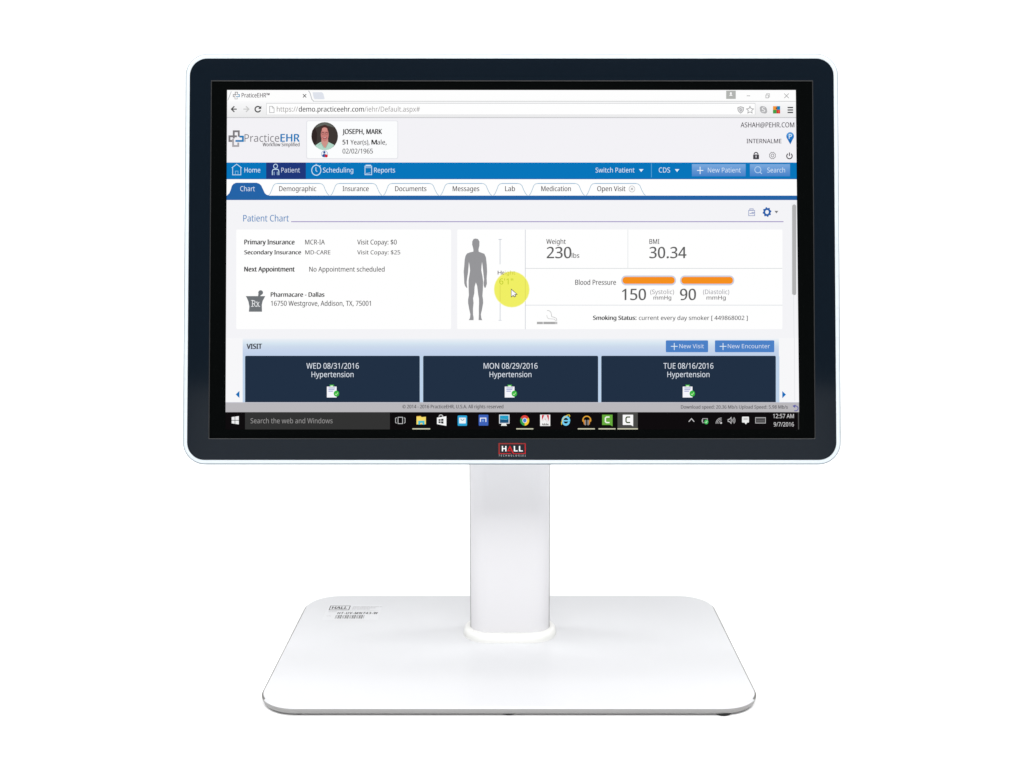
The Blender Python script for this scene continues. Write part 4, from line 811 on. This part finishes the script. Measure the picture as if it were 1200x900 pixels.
for x0, x1, d, a, b, h0, h1, ic in ((287, 491.8, 'WED 08/31/2016', 358.9, 420.4, 364.9, 414.2, 382.9), (495.8, 701, 'MON 08/29/2016', 566.7, 630, 573.7, 622.8, 591.5), (704.7, 909.4, 'TUE 08/16/2016', 777.6, 836.2, 782.2, 831.6, 800.2)):
    s.rrect(x0, 416.9, x1, 422, 1.4, (33, 48, 68), 2, 4); s.rect(x0, 419, x1, 471.3, (33, 48, 68), 3)
    s.text(d, a, b, 432, 6.6, (226, 233, 243), up=4); s.text('Hypertension', h0, h1, 441.9, 6.4, (222, 230, 241), up=4)
    s.rect(ic + 3.2, 450.8, ic + 8.4, 452.2, (66, 178, 66), 4); s.rect(ic + 4.2, 451.6, ic + 7.2, 453, (190, 240, 180), 5)
    s.rect(ic, 453, ic + 11.4, 465.8, (246, 247, 252), 5)
    for y, w in ((454.6, 7.8), (456.4, 7), (458.4, 5.4)):
        s.rect(ic + 1.9, y - 0.5, ic + 1.9 + w, y + 0.5, (152, 158, 206), 6)
    s.disc(ic + 11.2, 461.2, 3.2, (58, 182, 66), 3.5, 7); s.line([(ic + 9.7, 461.4), (ic + 10.9, 462.7), (ic + 13, 460)], 0.7, (196, 240, 176), 8)
s.poly([(276, 462.2), (280.3, 458), (280.3, 466.4)], (18, 110, 182), 1); s.poly([(921.3, 462.4), (917, 458.2), (917, 466.6)], (18, 112, 190), 1)
s.build('visit_panel', screen)

# --- status bar
s = page()
band(s, 471.3, 483, (186, 184, 188)); band(s, 471.3, 472.2, (196, 196, 206), 1)
s.text('© 2014 - 2016 PracticeEHR, U.S.A. All rights reserved', 471.6, 589.8, 478.5, 4.0, (76, 72, 76))
s.text('Download speed: 20.36 Mb/s Upload Speed: 5.98 Mb/s', 798.2, 923.4, 478.9, 3.9, (96, 94, 100))
s.ring(932.6, 478.6, 2.9, 1.0, (92, 92, 168), -110, 120, 1); s.poly([(928.8, 475.6), (932.6, 474.2), (931.8, 478)], (92, 92, 168), 2)
s.build('status_bar', screen)

# --- taskbar
s = page()
band(s, 483, 503.2, (15, 12, 14))
s.rect(286.9, 483, 456.8, 503.2, (51, 51, 51), 1)
s.text('Search the web and Windows', 293.4, 389.6, 496, 5.8, (150, 148, 148), up=2)
for q in ([(271.2, 488.8), (274.8, 488.3), (274.8, 492.2), (271.2, 492.2)], [(275.4, 488.2), (279.6, 487.6), (279.6, 492.2), (275.4, 492.2)], [(271.2, 492.9), (274.8, 492.9), (274.8, 496.6), (271.2, 496.1)], [(275.4, 492.9), (279.6, 492.9), (279.6, 497.3), (275.4, 496.7)]):
    s.poly(q, (240, 240, 241), 1)
s.frame(466, 488.6, 472, 496.8, 0.7, (200, 200, 202), 1)
for a, b in ((464.8, 463.4), (473.2, 474.6)):
    s.line([(a, 489.4), (b, 490.2), (b, 495.2), (a, 496)], 0.7, (190, 190, 192), 1)
def under(x0, x1):
    s.rect(x0, 501.9, x1, 503.2, (206, 205, 178), 3)
# folder
s.poly([(488, 488.2), (493, 487.8), (494, 488.8), (499, 488.4), (499, 497.2), (488, 497.4)], (246, 220, 108), 1); s.poly([(490, 497.6), (490, 493.2), (497.4, 493), (497.4, 497.6), (495, 497.6), (495, 495.6), (492.4, 495.6), (492.4, 497.6)], (72, 190, 212), 2); s.line([(488, 488), (493, 487.6)], 0.6, (214, 150, 60), 2)
under(483.2, 504)
# shopping bag
s.poly([(512, 489.4), (523, 487.8), (523, 499), (512, 497)], (248, 248, 249), 1); s.ring(516.6, 488.4, 2.2, 0.8, (226, 226, 228), 180, 360, 2)
for q in ([(513.8, 491.4), (516.2, 491.1), (516.2, 493.2), (513.8, 493.2)], [(516.8, 491), (519.6, 490.7), (519.6, 493.2), (516.8, 493.2)], [(513.8, 493.8), (516.2, 493.8), (516.2, 496), (513.8, 495.6)], [(516.8, 493.8), (519.6, 493.8), (519.6, 496.5), (516.8, 496.1)]):
    s.poly(q, (24, 22, 24), 3)
# sky-blue square with a white bag
s.rrect(536.3, 486.9, 547.3, 499, 1.1, (46, 164, 216), 1); s.rrect(538, 489.4, 545.8, 496.2, 0.6, (236, 246, 250), 2); s.ring(541.9, 490.6, 1.9, 0.9, (130, 150, 170), 0, 180, 3)
# blue square with a white m
s.rrect(561, 486, 572.2, 498.8, 0.8, (62, 98, 186), 1)
s.line([(563, 494.4), (563, 490), (569.4, 490), (569.4, 494.4)], 1.1, (236, 240, 250), 2); s.rect(564.9, 491.8, 567, 494.2, (120, 160, 226), 3)
# desktop computer
s.rect(584.9, 485.9, 597, 496.4, (222, 226, 232), 1); s.rect(585.8, 486.9, 596, 491.6, (38, 158, 200), 2); s.rect(585.8, 491.6, 596, 495.6, (30, 84, 124), 2); s.line([(586.6, 491), (594, 491.6)], 0.5, (130, 204, 226), 3); s.poly([(588, 496.4), (593, 496.4), (594, 499), (587, 499)], (240, 240, 236), 1)
# round red-green-yellow browser logo
for a0, a1, c in ((210, 330, (222, 70, 62)), (330, 450, (250, 204, 54)), (90, 210, (54, 162, 78))):
    p = [(614.9, 492.7)] + [(614.9 + 5.3 * math.cos(RAD(a0 + (a1 - a0) * i / 12)), 492.7 + 6.1 * math.sin(RAD(a0 + (a1 - a0) * i / 12))) for i in range(13)]
    s.add(p, [(0, i, i + 1) for i in range(1, 13)], c, 1)
s.disc(614.9, 492.7, 2.7, (242, 242, 240), 3.0, 2); s.disc(614.9, 492.7, 2.1, (72, 134, 220), 2.4, 3)
under(605, 625)
# white card with a red folded A
s.rect(633, 486, 644.8, 499.2, (246, 244, 244), 1); s.poly([(635, 486.4), (638, 486.4), (635, 493)], (206, 36, 62), 2); s.poly([(640.6, 486.4), (643.2, 486.4), (643.2, 494)], (206, 36, 62), 2); s.poly([(639, 489.4), (640.4, 493.2), (638.4, 491.6)], (206, 36, 62), 2)
s.poly([(638.2, 486.4), (640.2, 486.4), (643, 495), (640.2, 495), (638.8, 490), (636.8, 493.6), (635.2, 494)], (232, 228, 230), 3)
s.text('Adobe', 635.2, 643, 498.5, 2.5, (70, 62, 62), 0.02, up=4)
# blue e with a yellow orbit
s.ring(663.2, 493, 3.9, 2.2, (116, 206, 240), 15, 352, 1, ry=4.6); s.rect(660, 492.2, 668.2, 493.9, (116, 206, 240), 2)
s.line([(658.2, 497.8), (658, 495.6), (659.4, 491.6), (662, 488.4), (665, 486.5), (667.2, 486.2), (667.8, 487.4), (667.4, 488.6)], 0.85, (234, 204, 70), 3)
# headphones
s.ring(687.7, 492.4, 4.6, 1.3, (226, 164, 56), 160, 380, 1, ry=4.6); s.poly([(683, 491.6), (684.6, 491.6), (686.6, 498), (684.4, 497.4)], (216, 138, 44), 2); s.poly([(692.4, 491.6), (690.8, 491.6), (688.8, 498), (691, 497.4)], (216, 138, 44), 2)
s.rrect(685.2, 492, 687, 498.4, 0.7, (140, 136, 134), 3); s.rrect(688.4, 492, 690.2, 498.4, 0.7, (140, 136, 134), 3)
under(677.2, 697.2)
# two square C tiles
for x0, c, k in ((705.7, (104, 172, 62), (240, 246, 232)), (729.9, (250, 250, 250), (62, 82, 40))):
    if x0 > 720:
        s.rect(723.8, 483, 747.5, 503.2, (73, 73, 71), 1)
    s.rect(x0, 486, x0 + 12.2, 498, c, 2); s.poly([(x0 + 9.4, 497.9), (x0 + 12.2, 497.9), (x0 + 12.2, 499.6)], c, 3)
    s.line([(x0 + 8.7, 488.7), (x0 + 5, 488.7), (x0 + 3.8, 490), (x0 + 3.8, 494), (x0 + 5, 495.2), (x0 + 8.7, 495.2)], 1.5, k, 4)
under(701.5, 721.4); under(723.7, 747.6)
# tray
T_ = (206, 204, 206)
s.line([(807.3, 494.2), (810.5, 490.6), (813.7, 494.2)], 0.9, T_, 1)
s.frame(823.2, 490.2, 829.6, 495.8, 0.8, (170, 168, 170), 1); s.rect(822.6, 491.6, 824, 494.4, (190, 188, 190), 2); s.disc(827.9, 494.5, 2.3, (74, 192, 96), 2.7, 3); s.line([(826.9, 494.6), (827.6, 495.4), (829, 493.4)], 0.6, (210, 244, 214), 4)
for r in (1.6, 3.4, 5.2, 6.6):
    s.ring(845.8, 496.4, r, 0.8, (170, 168, 170), 180, 270, 1)
s.rect(844.4, 494.6, 846.2, 496.6, T_, 2)
s.line([(853.4, 491.4), (855, 491.4), (857, 489.2), (857, 496.2), (855, 494), (853.4, 494), (853.4, 491.4)], 0.7, T_, 1)
for r in (2.0, 3.6, 5.0):
    s.ring(856.6, 492.7, r, 0.6, (190, 188, 190), -45, 45, 2, n=10)
s.rrect(869.8, 488.3, 877.9, 495.2, 0.8, (240, 240, 240), 1); s.poly([(872.6, 495), (876, 495), (874.2, 497.4)], (240, 240, 240), 2)
for y in (490.2, 491.8):
    s.line([(871.4, y), (876.4, y)], 0.5, (120, 118, 120), 3)
s.frame(885.3, 489, 897.6, 496.2, 0.8, (178, 176, 178), 1)
for y in (490.8, 492.5, 494.4):
    s.line([(886.6, y), (896.2, y)], 0.7, (128, 126, 128), 2)
s.text('12:57 AM', 906.2, 930.6, 490, 4.9, (222, 220, 222), up=2); s.text('9/7/2016', 907, 930.6, 499.7, 4.9, (218, 216, 218), up=2)
s.line([(935.9, 483), (936.1, 503.2)], 1.2, (74, 74, 74), 1)
s.build('taskbar', screen)

# --- mouse pointer with its yellow spotlight, and the height reading under it
s = Sheet(on_screen, 0.00003, 8)
s.disc(599.7, 339, 21.0, (246, 245, 160), 21.3); s.disc(599.7, 339, 20.2, (240, 239, 100), 20.5, 1)
s.line([(586.1, 334), (586.1, 353.2)], 1.2, (228, 226, 92), 2); s.line([(615.6, 326.6), (615.6, 351.4)], 0.8, (222, 219, 92), 2)
s.text('H', 583.3, 587.6, 321.7, 4.5, (92, 70, 84), up=3); s.text('e', 588.3, 590.9, 321.7, 4.5, (140, 126, 84), up=3); s.text('ight', 591.7, 603.8, 321.7, 4.5, (196, 198, 62), up=3)
s.text('6\'1"', 585.2, 601.4, 333.2, 6.9, (184, 200, 34), up=3)
ar = [(599.2, 338.8), (599.2, 347.8), (601.3, 346), (603, 347.5), (604.4, 346.8), (603.2, 345), (605.9, 344.6)]
s.poly([(598.8, 338), (598.8, 348.6), (601.3, 346.8), (602.8, 348.4), (605, 347), (604, 345.5), (606.8, 345.1)], (92, 88, 78), 4)
s.poly([(599.4, 339.6), (599.4, 347.2), (601.4, 345.6), (603.1, 347.3), (603.9, 346.6), (602.6, 344.8), (605.2, 344.5)], (252, 252, 252), 5)
s.build('mouse_pointer', screen)


# ------------------------------------------------------------------ printed badge on the bezel
def on_bezel(x, y, z):
    u, v = scr(x, y)
    return head(u, v, 0.00022 + z)


s = Sheet(on_bezel, 0.00004)
s.rect(584.2, 519.2, 616, 520.5, MAT_DULL_RED); s.rect(584.2, 520.5, 585.8, 531.1, MAT_DULL_RED); s.rect(614.95, 520.5, 616, 531.1, MAT_RED)
s.rect(584.2, 531.1, 599, 531.9, MAT_RED); s.rect(601.2, 531.1, 616, 531.9, MAT_RED)
for x in (588.1, 592.1):
    s.rect(x, 522.6, x + 1.35, 529, MAT_WHITE_INK)
s.rect(589.4, 525.1, 592.1, 526.3, MAT_WHITE_INK)
s.poly([(597.5, 521.9), (598.4, 523.4), (602.3, 531.4), (600.9, 531.4), (597.5, 524.8), (596.3, 527.6), (598, 527.6), (598.4, 528.8), (594.4, 528.8)], MAT_RED, 1)
for x in (602.1, 608.1):
    s.rect(x, 522.6, x + 1.5, 527.8, MAT_WHITE_INK); s.rect(x, 527.8, x + 4.5, 529, MAT_WHITE_INK)
s.text('TECHNOLOGIES', 584.4, 616, 534.9, 2.1, MAT_SILVER_INK, 0.0, up=0, track=0.55)
s.build('brand_badge', bezel)

# ------------------------------------------------------------------ product sticker on the base plate
SX0, SX1 = on_base(386.5, 709).x, on_base(447.5, 709).x
SY0, SY1 = on_base(386, 708.6).y, on_base(386, 726.5).y      # far edge, near edge


def on_sticker(x, y, z):            # x 0..48 and y 0..36 in sticker millimetres, y towards the viewer
    return Vector((SX0 + (SX1 - SX0) * x / 48.0, SY0 + (SY1 - SY0) * y / 36.0, BASE_Z + z))


s = Sheet(on_sticker, 0.00005)
s.rrect(-1, 0, 48.5, 36, 1.2, MAT_STICKER, -0, 4)
s.frame(1.0, 2.6, 19.6, 13, 0.75, MAT_INK, 1); s.text('HALL', 3.4, 17.2, 10.6, 5.8, MAT_INK, 0.026, up=2)
for i, y in enumerate((5.2, 8.0, 10.8)):
    x = 22.0
    for k in range((17, 13, 10)[i]):
        w = 0.7 + (k * 7 + i * 3) % 4 * 0.3
        s.rect(x, y - 0.75, x + w, y + 0.75, MAT_INK_GREY, 1)
        x += w + 0.38 + (0.5 if (k + i) % 5 == 4 else 0)
s.rect(1.2, 13.9, 46.5, 14.15, MAT_INK_GREY, 1)
s.text('MODEL', 1.6, 9.5, 18.2, 2.6, MAT_INK_GREY, 0, up=1)
s.text('HT-UV-MN743-W', 10.5, 46.5, 22.8, 4.7, MAT_INK, 0.035, up=1, track=0.12)
s.text('S/N', 1.6, 5.4, 28.2, 2.4, MAT_INK_GREY, 0, up=1)
x = 9.8
for k in range(41):
    w = (0.35, 0.6, 0.4, 0.8, 0.45)[(k * k + 3 * k) % 5]
    if k % 2 == 0:
        s.rect(x, 24.8, x + w, 33, MAT_INK, 1)
    x += w + 0.08
s.build('product_sticker', base)
